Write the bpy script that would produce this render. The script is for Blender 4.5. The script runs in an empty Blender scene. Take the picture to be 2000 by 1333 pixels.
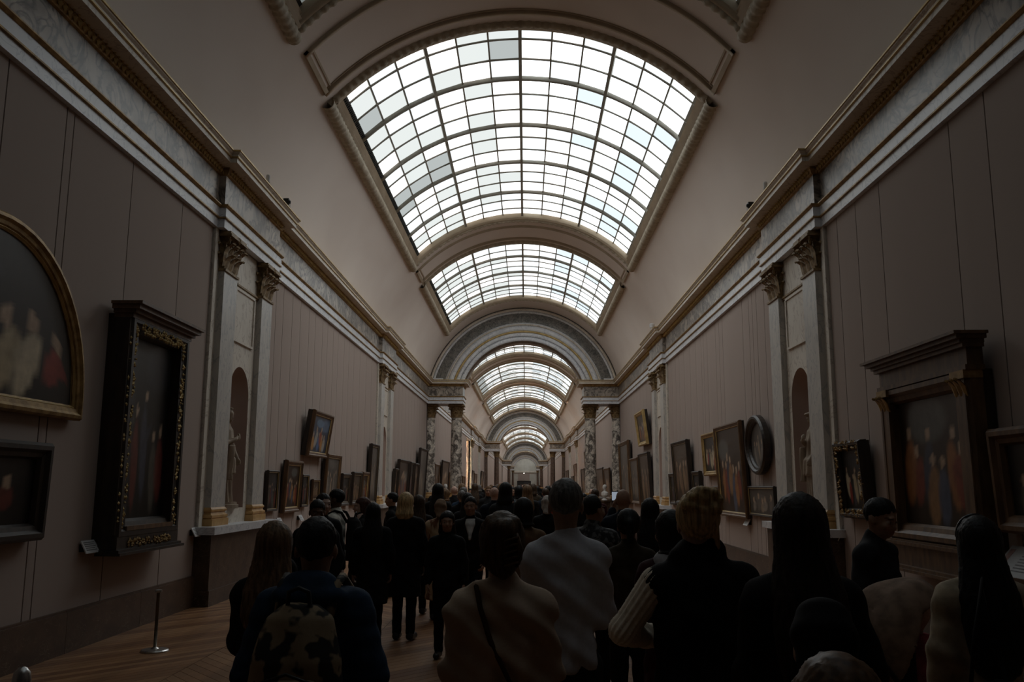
import bpy, math, random
import numpy as np
from mathutils import Matrix, Vector
random.seed(7)
rng = np.random.default_rng(7)
sc = bpy.context.scene
COL = sc.collection

# ------------------------------------------------------------------ camera
W = 4.645                       # half width of the gallery
CAMX, CAMH = 0.12, 1.72
cam_d = bpy.data.cameras.new('camera')
cam_d.sensor_width = 36.0
cam_d.lens = 1708.5 / 2000 * 36
cam_d.clip_end = 600
cam_o = bpy.data.objects.new('camera', cam_d)
COL.objects.link(cam_o)
cam_o.matrix_world = (Matrix.Translation((CAMX, 0, CAMH)) @ Matrix.Rotation(0.016, 4, 'Z')
                      @ Matrix.Rotation(math.pi / 2 + 0.1635, 4, 'X') @ Matrix.Rotation(0.0034, 4, 'Z'))
sc.camera = cam_o

# ------------------------------------------------------------------ world, exposure (overcast day outside)
wd = bpy.data.worlds.new('overcast_sky'); sc.world = wd
wd.use_nodes = True
wd.node_tree.nodes['Background'].inputs[0].default_value = (0.80, 0.88, 1.0, 1)
wd.node_tree.nodes['Background'].inputs[1].default_value = 0.8
wd.cycles.sampling_method = 'NONE'   # the hall is closed: its light comes through the skylight panes
sc.cycles.use_light_tree = False
sc.view_settings.view_transform = 'Standard'
sc.view_settings.look = 'None'
sc.view_settings.exposure = 0.0
sc.view_settings.gamma = 1.0
sc.view_settings.use_curve_mapping = False
GLASS_LIGHT = 1.0              # daylight glowing through the frosted panes

# ------------------------------------------------------------------ materials
MATS = {}
def newmat(name):
    m = bpy.data.materials.new(name); m.use_nodes = True
    nt = m.node_tree; nt.nodes.clear()
    out = nt.nodes.new('ShaderNodeOutputMaterial')
    return m, nt, out
def link(nt, a, ao, b, bi): nt.links.new(a.outputs[ao], b.inputs[bi])
def rampnode(nt, stops):
    r = nt.nodes.new('ShaderNodeValToRGB')
    e = r.color_ramp.elements
    while len(e) < len(stops): e.new(0.5)
    for i, (p, c) in enumerate(stops):
        e[i].position = p; e[i].color = (*c, 1)
    return r
def surf_mat(name, c1, c2, rough=0.6, scale=(3, 3, 3), detail=3, metal=0.0, bump=0.0, bscale=60, lo=0.35, hi=0.65, spec=0.5, distort=0.0):
    if name in MATS: return MATS[name]
    m, nt, out = newmat(name)
    b = nt.nodes.new('ShaderNodeBsdfPrincipled')
    tc = nt.nodes.new('ShaderNodeTexCoord'); mp = nt.nodes.new('ShaderNodeMapping')
    mp.inputs['Scale'].default_value = scale
    link(nt, tc, 'Object', mp, 'Vector')
    n = nt.nodes.new('ShaderNodeTexNoise'); n.inputs['Scale'].default_value = 1.0; n.inputs['Detail'].default_value = detail
    n.inputs['Distortion'].default_value = distort
    link(nt, mp, 'Vector', n, 'Vector')
    r = rampnode(nt, [(lo, c1), (hi, c2)])
    link(nt, n, 'Fac', r, 'Fac'); link(nt, r, 'Color', b, 'Base Color')
    b.inputs['Roughness'].default_value = rough; b.inputs['Metallic'].default_value = metal
    b.inputs['Specular IOR Level'].default_value = spec
    if bump:
        n2 = nt.nodes.new('ShaderNodeTexNoise'); n2.inputs['Scale'].default_value = bscale; n2.inputs['Detail'].default_value = 3
        link(nt, tc, 'Object', n2, 'Vector')
        bp = nt.nodes.new('ShaderNodeBump'); bp.inputs['Strength'].default_value = bump; bp.inputs['Distance'].default_value = 0.01
        link(nt, n2, 'Fac', bp, 'Height'); link(nt, bp, 'Normal', b, 'Normal')
    link(nt, b, 0, out, 0); MATS[name] = m
    return m
def marble(name, c1, c2, cv, scale=1.2, vein=0.05, rough=0.35, stretch=(1, 1, 1), lo=0.3, hi=0.7):
    if name in MATS: return MATS[name]
    m, nt, out = newmat(name)
    b = nt.nodes.new('ShaderNodeBsdfPrincipled'); b.inputs['Roughness'].default_value = rough
    b.inputs['Specular IOR Level'].default_value = 0.35
    tc = nt.nodes.new('ShaderNodeTexCoord'); mp = nt.nodes.new('ShaderNodeMapping'); mp.inputs['Scale'].default_value = stretch
    link(nt, tc, 'Object', mp, 'Vector')
    n = nt.nodes.new('ShaderNodeTexNoise'); n.inputs['Scale'].default_value = scale; n.inputs['Detail'].default_value = 5; n.inputs['Distortion'].default_value = 1.2
    n.inputs['Roughness'].default_value = 0.6
    link(nt, mp, 'Vector', n, 'Vector')
    r = rampnode(nt, [(lo, c1), (hi, c2)]); link(nt, n, 'Fac', r, 'Fac')
    v = nt.nodes.new('ShaderNodeTexNoise'); v.inputs['Scale'].default_value = scale * 1.7; v.inputs['Detail'].default_value = 6; v.inputs['Distortion'].default_value = 2.0
    link(nt, mp, 'Vector', v, 'Vector')
    s = nt.nodes.new('ShaderNodeMath'); s.operation = 'SUBTRACT'; s.inputs[1].default_value = 0.5; link(nt, v, 'Fac', s, 0)
    a = nt.nodes.new('ShaderNodeMath'); a.operation = 'ABSOLUTE'; link(nt, s, 0, a, 0)
    r2 = rampnode(nt, [(0.0, (1, 1, 1)), (vein, (0, 0, 0))]); link(nt, a, 0, r2, 'Fac')
    mx = nt.nodes.new('ShaderNodeMix'); mx.data_type = 'RGBA'
    link(nt, r2, 'Color', mx, 'Factor'); link(nt, r, 'Color', mx, 'A'); mx.inputs['B'].default_value = (*cv, 1)
    link(nt, mx, 'Result', b, 'Base Color'); link(nt, b, 0, out, 0); MATS[name] = m
    return m
def attr_mat(name, rough=0.6, spec=0.3, bump=0.0, bscale=40):
    if name in MATS: return MATS[name]
    m, nt, out = newmat(name)
    b = nt.nodes.new('ShaderNodeBsdfPrincipled'); b.inputs['Roughness'].default_value = rough
    b.inputs['Specular IOR Level'].default_value = spec
    at = nt.nodes.new('ShaderNodeAttribute'); at.attribute_name = 'Col'
    n = nt.nodes.new('ShaderNodeTexNoise'); n.inputs['Scale'].default_value = bscale; n.inputs['Detail'].default_value = 4
    tc = nt.nodes.new('ShaderNodeTexCoord'); link(nt, tc, 'Object', n, 'Vector')
    r = rampnode(nt, [(0.3, (0.8, 0.8, 0.8)), (0.7, (1.1, 1.1, 1.1))]); link(nt, n, 'Fac', r, 'Fac')
    mx = nt.nodes.new('ShaderNodeMix'); mx.data_type = 'RGBA'; mx.blend_type = 'MULTIPLY'; mx.inputs['Factor'].default_value = 1
    link(nt, at, 'Color', mx, 'A'); link(nt, r, 'Color', mx, 'B'); link(nt, mx, 'Result', b, 'Base Color')
    link(nt, b, 0, out, 0); MATS[name] = m
    return m
def glow(name, col, strength, sampling='FRONT'):
    if name in MATS: return MATS[name]
    m, nt, out = newmat(name)
    e = nt.nodes.new('ShaderNodeEmission'); e.inputs[0].default_value = (*col, 1); e.inputs[1].default_value = strength
    link(nt, e, 0, out, 0); MATS[name] = m
    m.cycles.emission_sampling = sampling
    return m
def cloth(name, c, rough=0.85, var=0.25, scale=14, bump=0.0, bscale=220):
    c2 = tuple(min(1, x * (1 + var)) for x in c); c1 = tuple(x * (1 - var) for x in c)
    return surf_mat('cloth_' + name, c1, c2, rough, (scale,) * 3, 3, 0, bump, bscale, spec=0.15)
def hairmat(name, c):
    c1 = tuple(x * 0.55 for x in c); c2 = tuple(min(1, x * 1.5) for x in c)
    return surf_mat('hair_' + name, c1, c2, 0.55, (70, 70, 5), 4, 0, 0.25, 90, spec=0.25)

M_PLASTER = surf_mat('vault_plaster', (0.69, 0.60, 0.535), (0.75, 0.665, 0.60), 0.9, (0.6, 0.4, 0.6), 2)
M_MOULD = surf_mat('vault_moulding', (0.36, 0.28, 0.19), (0.44, 0.35, 0.25), 0.7, (2, 2, 2), 4)
M_FRAMEST = surf_mat('carved_stucco', (0.33, 0.27, 0.19), (0.47, 0.40, 0.30), 0.7, (6, 6, 6), 4, bump=0.5, bscale=22)
M_PANEL = surf_mat('wall_cloth', (0.375, 0.30, 0.262), (0.405, 0.33, 0.288), 0.9, (0.7, 0.7, 0.7), 2, spec=0.15)
M_SEAM = surf_mat('seam_shadow_gap', (0.10, 0.08, 0.075), (0.12, 0.095, 0.09), 0.9, (1, 1, 1), 2)
M_ARCHI = marble('pale_marble', (0.60, 0.61, 0.63), (0.74, 0.74, 0.75), (0.45, 0.46, 0.50), 1.4, 0.03)
M_FRIEZE = marble('grey_breccia_frieze', (0.15, 0.128, 0.11), (0.52, 0.445, 0.37), (0.08, 0.068, 0.06), 1.15, 0.07, stretch=(1, 1, 1))
M_PIL = marble('pilaster_marble', (0.45, 0.43, 0.40), (0.60, 0.56, 0.50), (0.36, 0.35, 0.34), 1.3, 0.03, stretch=(1.4, 1.4, 0.7))
M_PILB = marble('backing_stone', (0.60, 0.54, 0.46), (0.72, 0.66, 0.57), (0.44, 0.37, 0.31), 0.9, 0.02, rough=0.5)
M_NICHE = surf_mat('niche_plaster', (0.40, 0.29, 0.24), (0.46, 0.34, 0.28), 0.85, (1, 1, 1), 3)
M_GOLD = surf_mat('old_gilding', (0.20, 0.115, 0.035), (0.42, 0.27, 0.10), 0.5, (9, 9, 9), 5, 0.35, 0.3, 50)
M_GOLDL = surf_mat('bright_gilding', (0.42, 0.29, 0.11), (0.60, 0.44, 0.19), 0.45, (5, 5, 5), 4, 0.3)
M_OCHRE = surf_mat('ochre_base_stone', (0.40, 0.22, 0.07), (0.55, 0.33, 0.13), 0.45, (6, 6, 6), 4)
M_DARKWOOD = surf_mat('dark_frame_wood', (0.014, 0.010, 0.008), (0.035, 0.022, 0.014), 0.45, (14, 14, 3), 4)
M_WALNUT = surf_mat('brown_frame_wood', (0.07, 0.035, 0.016), (0.15, 0.08, 0.035), 0.45, (14, 14, 3), 4)
M_REDMARB = marble('brown_red_marble', (0.045, 0.027, 0.017), (0.105, 0.064, 0.040), (0.20, 0.15, 0.11), 2.4, 0.006, rough=0.4)
M_BRECCIA = marble('column_breccia', (0.12, 0.10, 0.085), (0.78, 0.70, 0.60), (0.06, 0.05, 0.045), 3.4, 0.03, rough=0.3, lo=0.40, hi=0.58)
M_STEEL = surf_mat('brushed_steel', (0.45, 0.44, 0.42), (0.6, 0.59, 0.57), 0.3, (20, 20, 20), 2, 0.9)
M_BLACKMETAL = surf_mat('black_metal', (0.012, 0.012, 0.013), (0.02, 0.02, 0.021), 0.4, (20, 20, 20), 2, 0.4)
M_WHITE = surf_mat('white_card', (0.62, 0.62, 0.62), (0.70, 0.70, 0.70), 0.7, (3, 3, 3), 2)
M_BAR = surf_mat('skylight_bar_paint', (0.27, 0.25, 0.21), (0.33, 0.31, 0.26), 0.6, (4, 4, 4), 2)
M_STATUE = surf_mat('statue_stone', (0.26, 0.20, 0.145), (0.36, 0.285, 0.21), 0.7, (5, 5, 5), 4)
M_BUST = surf_mat('white_bust_marble', (0.55, 0.53, 0.50), (0.66, 0.64, 0.60), 0.5, (5, 5, 5), 4)
M_CAPITAL = surf_mat('gilt_capital', (0.15, 0.095, 0.04), (0.34, 0.23, 0.11), 0.55, (14, 14, 14), 4, 0.2, 0.3, 40)
M_VENT = surf_mat('dark_vent', (0.02, 0.02, 0.018), (0.035, 0.034, 0.03), 0.8, (10, 10, 10), 2)
M_PAINT = attr_mat('oil_paint', 0.35, 0.4, bscale=9)
M_SKIN = attr_mat('skin', 0.6, 0.25, bscale=60)

# ------------------------------------------------------------------ mesh helpers
class MB:
    """collects vertices and faces for one mesh"""
    def __init__(s): s.v = []; s.f = []; s.mi = []; s.cur = 0
    def add(s, vs, fs):
        o = len(s.v); s.v += [tuple(p) for p in vs]; s.f += [tuple(i + o for i in f) for f in fs]; s.mi += [s.cur] * len(fs)
        return s
    def box(s, x0, x1, y0, y1, z0, z1):
        return s.add([(x0, y0, z0), (x1, y0, z0), (x1, y1, z0), (x0, y1, z0), (x0, y0, z1), (x1, y0, z1), (x1, y1, z1), (x0, y1, z1)],
                     [(0, 3, 2, 1), (4, 5, 6, 7), (0, 1, 5, 4), (1, 2, 6, 5), (2, 3, 7, 6), (3, 0, 4, 7)])
    def grid(s, pts, closed_u=False, closed_v=False):
        """pts: rows of points"""
        nu, nv = len(pts), len(pts[0]); o = len(s.v)
        for r in pts: s.v += [tuple(p) for p in r]
        for i in range(nu if closed_u else nu - 1):
            for j in range(nv if closed_v else nv - 1):
                a, b = i, (i + 1) % nu; c, d = j, (j + 1) % nv
                s.f.append((o + a * nv + c, o + b * nv + c, o + b * nv + d, o + a * nv + d)); s.mi.append(s.cur)
        return s
    def lathe(s, prof, n=24, cx=0, cy=0, cap=True):
        pts = [[(cx + r * math.cos(2 * math.pi * k / n), cy + r * math.sin(2 * math.pi * k / n), z) for k in range(n)] for r, z in prof]
        o = len(s.v); s.grid(pts, closed_v=True)
        if cap:
            s.f.append(tuple(o + k for k in range(n))[::-1]); s.mi.append(s.cur)
            s.f.append(tuple(o + (len(prof) - 1) * n + k for k in range(n))); s.mi.append(s.cur)
        return s
    def tube(s, path, r, n=8):
        P = [Vector(p) for p in path]; rows = []
        rr = r if isinstance(r, (list, tuple)) else [r] * len(P)
        for i, p in enumerate(P):
            t = (P[min(i + 1, len(P) - 1)] - P[max(i - 1, 0)]).normalized()
            a = t.cross(Vector((0, 0, 1)))
            if a.length < 1e-3: a = t.cross(Vector((0, 1, 0)))
            a.normalize(); b = t.cross(a)
            rows.append([p + (a * math.cos(2 * math.pi * k / n) + b * math.sin(2 * math.pi * k / n)) * rr[i] for k in range(n)])
        o = len(s.v); s.grid(rows, closed_v=True)
        s.f.append(tuple(o + k for k in range(n))); s.mi.append(s.cur)
        s.f.append(tuple(o + (len(rows) - 1) * n + k for k in range(n))); s.mi.append(s.cur)
        return s
    def blob(s, c, r):
        x, y, z = c; a, b, d = r
        return s.add([(x + a, y, z), (x - a, y, z), (x, y + b, z), (x, y - b, z), (x, y, z + d), (x, y, z - d)],
                     [(0, 2, 4), (2, 1, 4), (1, 3, 4), (3, 0, 4), (2, 0, 5), (1, 2, 5), (3, 1, 5), (0, 3, 5)])
    def mesh(s, name, mats, smooth=False):
        me = bpy.data.meshes.new(name); me.from_pydata(s.v, [], s.f)
        for m in (mats if isinstance(mats, (list, tuple)) else [mats]): me.materials.append(m)
        if len(me.materials) > 1: me.polygons.foreach_set('material_index', s.mi)
        if smooth: me.polygons.foreach_set('use_smooth', [True] * len(me.polygons))
        me.update(); return me
    def obj(s, name, mats, parent=None, smooth=False, loc=(0, 0, 0), rz=0.0):
        return place(name, s.mesh(name, mats, smooth), parent, loc, rz)
def place(name, data, parent=None, loc=(0, 0, 0), rz=0.0):
    o = bpy.data.objects.new(name, data); COL.objects.link(o)
    o.location = loc; o.rotation_euler = (0, 0, rz)
    if parent is not None: o.parent = parent
    return o
def tag(o, label=None, cat=None, group=None, kind=None):
    if label: o['label'] = label
    if cat: o['category'] = cat
    if group: o['group'] = group
    if kind: o['kind'] = kind
    return o
def thing(name, label, cat, loc=(0, 0, 0), rz=0.0, group=None, kind=None):
    return tag(place(name, None, None, loc, rz), label, cat, group, kind)
def setmat(o, m):
    if o.data.materials.__len__() == 0: o.data.materials.append(m)
    o.material_slots[0].link = 'OBJECT'; o.material_slots[0].material = m
    return o
def sweep_plan(path, prof, sgn, mb=None):
    """sweep a wall-moulding profile [(offset, z)] along a plan polyline with mitred corners; sgn=+1 offsets to the right of travel"""
    mb = mb or MB(); n = len(path); rows = []
    nor = []
    for i in range(n - 1):
        dx, dy = path[i + 1][0] - path[i][0], path[i + 1][1] - path[i][1]; l = math.hypot(dx, dy)
        nor.append((sgn * dy / l, -sgn * dx / l))
    for i in range(n):
        a = nor[max(i - 1, 0)]; b = nor[min(i, n - 2)]
        k = 1 + a[0] * b[0] + a[1] * b[1]
        m = ((a[0] + b[0]) / k, (a[1] + b[1]) / k)
        rows.append([(path[i][0] + o * m[0], path[i][1] + o * m[1], z) for o, z in prof])
    return mb.grid(rows)
def frame_sweep(path, prof, mb=None, closed=True):
    """moulding along a closed outline in the local x-z plane; prof = [(inward, out)], out is towards -y"""
    mb = mb or MB(); n = len(path); rows = []
    for i in range(n):
        p0, p1, p2 = path[i - 1], path[i], path[(i + 1) % n]
        def nrm(a, b):
            dx, dz = b[0] - a[0], b[1] - a[1]; l = math.hypot(dx, dz) or 1; return (-dz / l, dx / l)
        a, b = nrm(p0, p1), nrm(p1, p2); k = max(0.3, 1 + a[0] * b[0] + a[1] * b[1])
        m = ((a[0] + b[0]) / k, (a[1] + b[1]) / k)
        rows.append([(p1[0] + q * m[0], -o, p1[1] + q * m[1]) for q, o in prof])
    return mb.grid(rows, closed_u=True)
# ================================================================== STRUCTURE
R_V, Z_C = 4.72, 5.62           # vault radius and centre height
BAY = 14.94
Y_BACK, Y_END = -3.0, 246.0
PIERS = [(42.05, 43.35), (101.8, 103.1), (178.0, 179.3), (232.0, 233.3)]
PAIRS = [14.33, 29.27, 59.1, 76.95, 88.95]
X_PIER = 2.96
def vp(ang, y, r=R_V):
    a = math.radians(ang); return (r * math.sin(a), y, Z_C + r * math.cos(a))

# ---- floor: chevron oak planks
M_FLOORB = surf_mat('floor_base', (0.03, 0.018, 0.01), (0.05, 0.03, 0.018), 0.6, (2, 2, 2), 3)
OAK = [surf_mat('oak_%d' % i, tuple(c * 0.8 for c in col), tuple(c * 1.15 for c in col), 0.42, (5, 1.2, 5), 5, spec=0.35)
       for i, col in enumerate([(0.31, 0.155, 0.07), (0.26, 0.125, 0.055), (0.36, 0.19, 0.09), (0.22, 0.10, 0.045)])]
fl = MB().box(-W - .3, W + .3, Y_BACK, Y_END, -0.12, -0.004).obj('floor', M_FLOORB)
tag(fl, 'oak chevron parquet floor of the long gallery', 'floor', kind='structure')
ROWW, PW, TAN = 1.5, 0.17, 1.15
def plank_pts(sl, x0=0.0, y0=0.0, w=ROWW - 0.006, p=PW - 0.006, t=0.012):
    d = sl * w * TAN
    b = [(x0 + .003, y0 + .003), (x0 + w, y0 + d), (x0 + w, y0 + d + p), (x0 + .003, y0 + p)]
    return [(x, y, -t) for x, y in b] + [(x, y, 0) for x, y in b]
BOXF = [(0, 3, 2, 1), (4, 5, 6, 7), (0, 1, 5, 4), (1, 2, 6, 5), (2, 3, 7, 6), (3, 0, 4, 7)]
plank_me = {}
for sl in (1, -1):
    plank_me[sl] = MB().add(plank_pts(sl), BOXF).mesh('plank', OAK[0])
rest = MB(); nplank = 0
ROWS = [-4.6 + ROWW * i for i in range(6)]
for ri, x0 in enumerate(ROWS):
    sl = 1 if ri % 2 == 0 else -1
    k = 0
    y = Y_BACK + 1.8
    while y < 46:
        yc = y + sl * ROWW * TAN / 2
        near = (ri in (0, 1) and 5.2 < yc < 16) or (ri == 2 and 6.8 < yc < 14.5) or (ri == 3 and 8.5 < yc < 11.5) or (ri in (4, 5) and 4.6 < yc < 6.6)
        if near and nplank < 298:
            o = place('plank', plank_me[sl], fl, (x0, y, 0)); setmat(o, random.choice(OAK)); nplank += 1
        else:
            rest.cur = random.randrange(4); rest.add(plank_pts(sl, x0, y), BOXF)
        y += PW
rest.box(-4.62, 4.62, 46, Y_END, -0.01, 0)
tag(rest.obj('planks', OAK, fl), kind='stuff')
MB().box(4.4, 4.62, Y_BACK, 46, -.012, 0).obj('border_plank', OAK[2], fl)

# ---- side walls: slabs, cloth panels, pilaster bays with niches
SEAMS = {-1: [-3, -1.6, -.2, 1.2, 2.6, 4.0, 5.4, 6.4, 7.47, 8.51, 8.66, 10.06, 11.61, 12.80],
         1: [-3, -1.5, 0, 1.6, 3.2, 4.9, 6.5, 8.22, 8.95, 10.83, 11.64, 12.36, 12.80]}
SEAMS2 = {-1: [15.87, 16.29, 16.79, 17.46, 18.11, 18.85, 19.43, 20.14, 20.66, 21.30, 21.86, 22.62, 23.25, 23.95, 24.86, 25.84, 26.76, 27.73],
          1: [15.87, 16.37, 16.92, 17.24, 17.51, 18.05, 19.91, 20.28, 20.67, 21.65, 22.09, 22.39, 23.14, 23.96, 24.87, 25.68, 26.30, 26.95, 27.73]}
ALC = (70.6, 75.36)              # lit doorway alcove in the far left wall
unit = MB().box(-1, 0, 0, 1, 0, 1)
unit_panel = unit.mesh('panel', M_PANEL)
def seg_cuts(y0, y1, holes):
    out = []; y = y0
    for a, b in holes: out.append((y, a)); y = b
    out.append((y, y1)); return out
WALLS = {}
for s, nm in ((-1, 'left'), (1, 'right')):
    mb = MB()
    holes = [(p - 1.53, p + 1.53) for p in PAIRS]
    if s < 0: holes = sorted(holes + [ALC])
    # the alcove overlaps nothing else
    for a, b in seg_cuts(Y_BACK - .1, Y_END, holes):
        if b > 46.2 and b - a > 0:
            m0 = max(a, 58.0) if a < 58.0 else a
        mb.box(min(s * (W + .015), s * (W + .14)), max(s * (W + .015), s * (W + .14)), a, b, -.1, 6.9)
    for p in PAIRS:            # masonry behind each niche
        mb.box(min(s * (W + .80), s * (W + .9)), max(s * (W + .80), s * (W + .9)), p - 1.6, p + 1.6, -.1, 6.9)
    wl = mb.obj('wall_' + nm, M_SEAM)
    tag(wl, '%s gallery wall clad in mauve grey cloth panels' % nm, 'wall', kind='structure')
    WALLS[s] = wl
    segs = list(zip(SEAMS[s][:-1], SEAMS[s][1:])) + list(zip(SEAMS2[s][:-1], SEAMS2[s][1:]))
    ys = list(np.linspace(30.80, 42.0, 13)); segs += list(zip(ys[:-1], ys[1:]))
    ys = list(np.linspace(43.4, 57.57, 14)); segs += list(zip(ys[:-1], ys[1:]))
    for a0, b0 in ((60.63, ALC[0] if s < 0 else 75.42), (78.48, 87.42), (90.48, 101.75), (103.15, 177.95), (179.35, 231.95), (233.35, 246)):
        n = max(1, int((b0 - a0) / 1.4)) if b0 < 102 else 1
        ys = np.linspace(a0, b0, n + 1); segs += list(zip(ys[:-1], ys[1:]))
    for a, b in segs:
        o = place('panel', unit_panel, wl, (s * W if s > 0 else -W, a + .010, .43))
        o.scale = (.02, b - a - .020, 5.19)
        if s > 0:
            o.scale = (-.02, b - a - .020, 5.19)

def leaf(mb, base, nrm, w, h, curl):
    """acanthus leaf: strip rising from base, tip curling out along nrm"""
    bx, by, bz = base; nx, ny = nrm; tx, ty = -ny, nx
    rows = []
    prof = [(0, 0, .75), (.015, .3, 1.0), (.03, .6, 1.05), (.06, .85, .85), (.06 + curl * .7, 1.0, .55), (.06 + curl, .90, .25)]
    for i, (o, t, ww) in enumerate(prof):
        r = []
        for k, e in enumerate((-1, -.5, 0, .5, 1)):
            jag = (.12 if k in (0, 4) and i % 2 else 0)
            r.append((bx + nx * (o + .018 * (1 - abs(e))) + tx * e * w / 2 * (ww - jag), by + ny * (o + .018 * (1 - abs(e))) + ty * e * w / 2 * (ww - jag), bz + h * t - .02 * abs(e)))
        rows.append(r)
    mb.grid(rows); mb.grid([[(p[0] - nx * .012, p[1] - ny * .012, p[2]) for p in r] for r in rows])
def volute(mb, c, d, r=.06):
    """spiral tube in the vertical plane holding direction d"""
    pts = []
    for i in range(15):
        a = i / 14 * 3.6 * math.pi; q = r * (1 - i / 17)
        pts.append((c[0] + d[0] * q * math.sin(a), c[1] + d[1] * q * math.sin(a), c[2] + q * math.cos(a)))
    mb.tube(pts, .018, 6)
def pil_capital():
    mb = MB(); w = .305
    mb.grid([[(-.02, -w * k, z), (d, -w * k, z), (d, w * k, z), (-.02, w * k, z)] for d, k, z in ((.11, .92, 0), (.10, .86, .25), (.13, .95, .46), (.17, 1.1, .5))])
    mb.box(-.02, .15, -w - .02, w + .02, -.035, .0)
    mb.box(-.02, .24, -w * 1.32, w * 1.32, .50, .535); mb.box(-.02, .22, -w * 1.25, w * 1.25, .535, .58)
    for y in (-.2, 0, .2): leaf(mb, (.10, y, 0), (1, 0), .19, .25, .09)
    for y in (-.29, -.1, .1, .29): leaf(mb, (.10, y, .05), (1, 0), .18, .36, .11)
    for sy in (-1, 1):
        leaf(mb, (.05, sy * .29, 0), (0, sy), .14, .25, .08); leaf(mb, (.05, sy * .28, .05), (0, sy), .13, .36, .10)
        volute(mb, (.17, sy * .33, .43), (.6, sy * .8), .075); volute(mb, (.16, sy * .10, .44), (0, sy), .05)
    for k in range(3): mb.blob((.23, 0, .50 + .02 * k), (.03, .07 - .015 * k, .04))
    return mb.mesh('capital', M_CAPITAL)
def pil_base():
    mb = MB(); w = .305
    pr = [(.175, 0), (.175, .10), (.15, .105), (.165, .125), (.165, .155), (.14, .17), (.13, .20), (.15, .215), (.15, .24), (.125, .27)]
    rows = [[(-.02, -w - (d - .125), z), (d, -w - (d - .125), z), (d, w + (d - .125), z), (-.02, w + (d - .125), z)] for d, z in pr]
    mb.grid(rows); return mb.mesh('base', M_OCHRE)
cap_me, base_me = pil_capital(), pil_base()
shaft_mb = MB().box(-.02, .125, -.305, .305, 1.38, 5.0)
shaft_me = shaft_mb.mesh('pilaster', M_PIL)
# backing with an arched niche opening
def bay_mesh():
    mb = MB(); xf = .03; H0, H1 = 1.0, 5.62; yw = 1.53; nr, zs, zb = .49, 3.15, 1.34
    mb.add([(xf, -yw, H0), (xf, -nr, H0), (xf, -nr, H1), (xf, -yw, H1)], [(0, 1, 2, 3)])
    mb.add([(xf, nr, H0), (xf, yw, H0), (xf, yw, H1), (xf, nr, H1)], [(0, 1, 2, 3)])
    mb.add([(xf, -nr, H0), (xf, nr, H0), (xf, nr, zb), (xf, -nr, zb)], [(0, 1, 2, 3)])
    N = 16
    arc = [(-nr * math.cos(math.pi * k / N), zs + nr * math.sin(math.pi * k / N)) for k in range(N + 1)]
    mb.grid([[(xf, y, z) for y, z in arc], [(xf, y, H1) for y, z in arc]])
    for sy in (-1, 1): mb.add([(xf, sy * yw, 0), (-.2, sy * yw, 0), (-.2, sy * yw, H1), (xf, sy * yw, H1)], [(0, 1, 2, 3)])
    mb.box(-.2, xf, -yw, yw, H1 - .02, 6.9)
    return mb.mesh('pilaster_backing', M_PILB)
def niche_mesh():
    mb = MB(); nr, zs, zb, dp = .49, 3.15, 1.34, .46; N = 16
    rows = []
    for z in (zb, 2.0, 2.6, zs): rows.append([(.03 - dp * math.sin(math.pi * k / N), -nr * math.cos(math.pi * k / N), z) for k in range(N + 1)])
    for j in range(1, 9):
        e = j / 8 * math.pi / 2
        rows.append([(.03 - dp * math.sin(math.pi * k / N) * math.cos(e), -nr * math.cos(math.pi * k / N) * math.cos(e) , zs + nr * math.sin(e) * (1 if True else 0)) for k in range(N + 1)])
    # dome rows must meet the arched edge: rotate half circles about the y axis instead
    rows = rows[:4]
    mb.grid(rows)
    dome = []
    for k in range(N + 1):
        a = math.pi * k / N; y = -nr * math.cos(a); r = nr * math.sin(a)
        dome.append([(.03 - dp / nr * r * math.cos(e), y, zs + r * math.sin(e)) for e in [math.pi / 2 * j / 8 for j in range(9)]])
    mb.grid(dome)
    mb.add([(.03, -nr, zb), (.03, nr, zb)] + [(.03 - dp * math.sin(math.pi * k / N), nr * math.cos(math.pi * k / N), zb) for k in range(1, N)], [tuple(range(N + 1))])
    return mb.mesh('niche', M_NICHE, True)
bay_me, niche_me = bay_mesh(), niche_mesh()
plinth_me = MB().box(-.2, .25, -1.55, 1.55, .22, 1.0).box(-.2, .27, -1.57, 1.57, 0, .22).mesh('plinth', M_REDMARB)
ledge_me = MB().box(-.2, .32, -1.62, 1.62, 1.0, 1.11).mesh('ledge', M_ARCHI)
tablet = MB()
tablet.box(.03, .045, -.46, .46, 4.05, 4.86)
frame_pts = [(-.48, 4.03), (.48, 4.03), (.48, 4.88), (-.48, 4.88)]
for (y0, z0), (y1, z1) in zip(frame_pts, frame_pts[1:] + frame_pts[:1]):
    tablet.box(.03, .065, min(y0, y1) - .02, max(y0, y1) + .02, min(z0, z1) - .02, max(z0, z1) + .02) if (y0 == y1 or z0 == z1) else None
tablet_me = tablet.mesh('tablet', M_PILB)
string_me = MB().box(.03, .07, -.68, .68, 4.93, 4.96).box(.03, .055, -.68, .68, 4.90, 4.93).mesh('string_moulding', M_CAPITAL)
strip_me = MB().box(.0, .05, -.06, .06, .0, 5.6).mesh('edge_strip', M_PILB)
for s in (-1, 1):
    for p in PAIRS:
        wl = WALLS[s]; rz = 0 if s < 0 else math.pi; L = (s * W, p, 0)
        for nm, me in (('pilaster_backing', bay_me), ('niche', niche_me), ('plinth', plinth_me), ('ledge', ledge_me), ('tablet', tablet_me), ('string_moulding', string_me)):
            place(nm, me, wl, L, rz)
        for q in (-1, 1):
            sh = place('pilaster', shaft_me, wl, (s * W, p + q * .98, 0), rz)
            place('capital', cap_me, sh, (0, 0, 5.0)); place('base', base_me, sh, (0, 0, 1.11))
            place('edge_strip', strip_me, wl, (s * W, p + q * 1.47, 0), rz)

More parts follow.
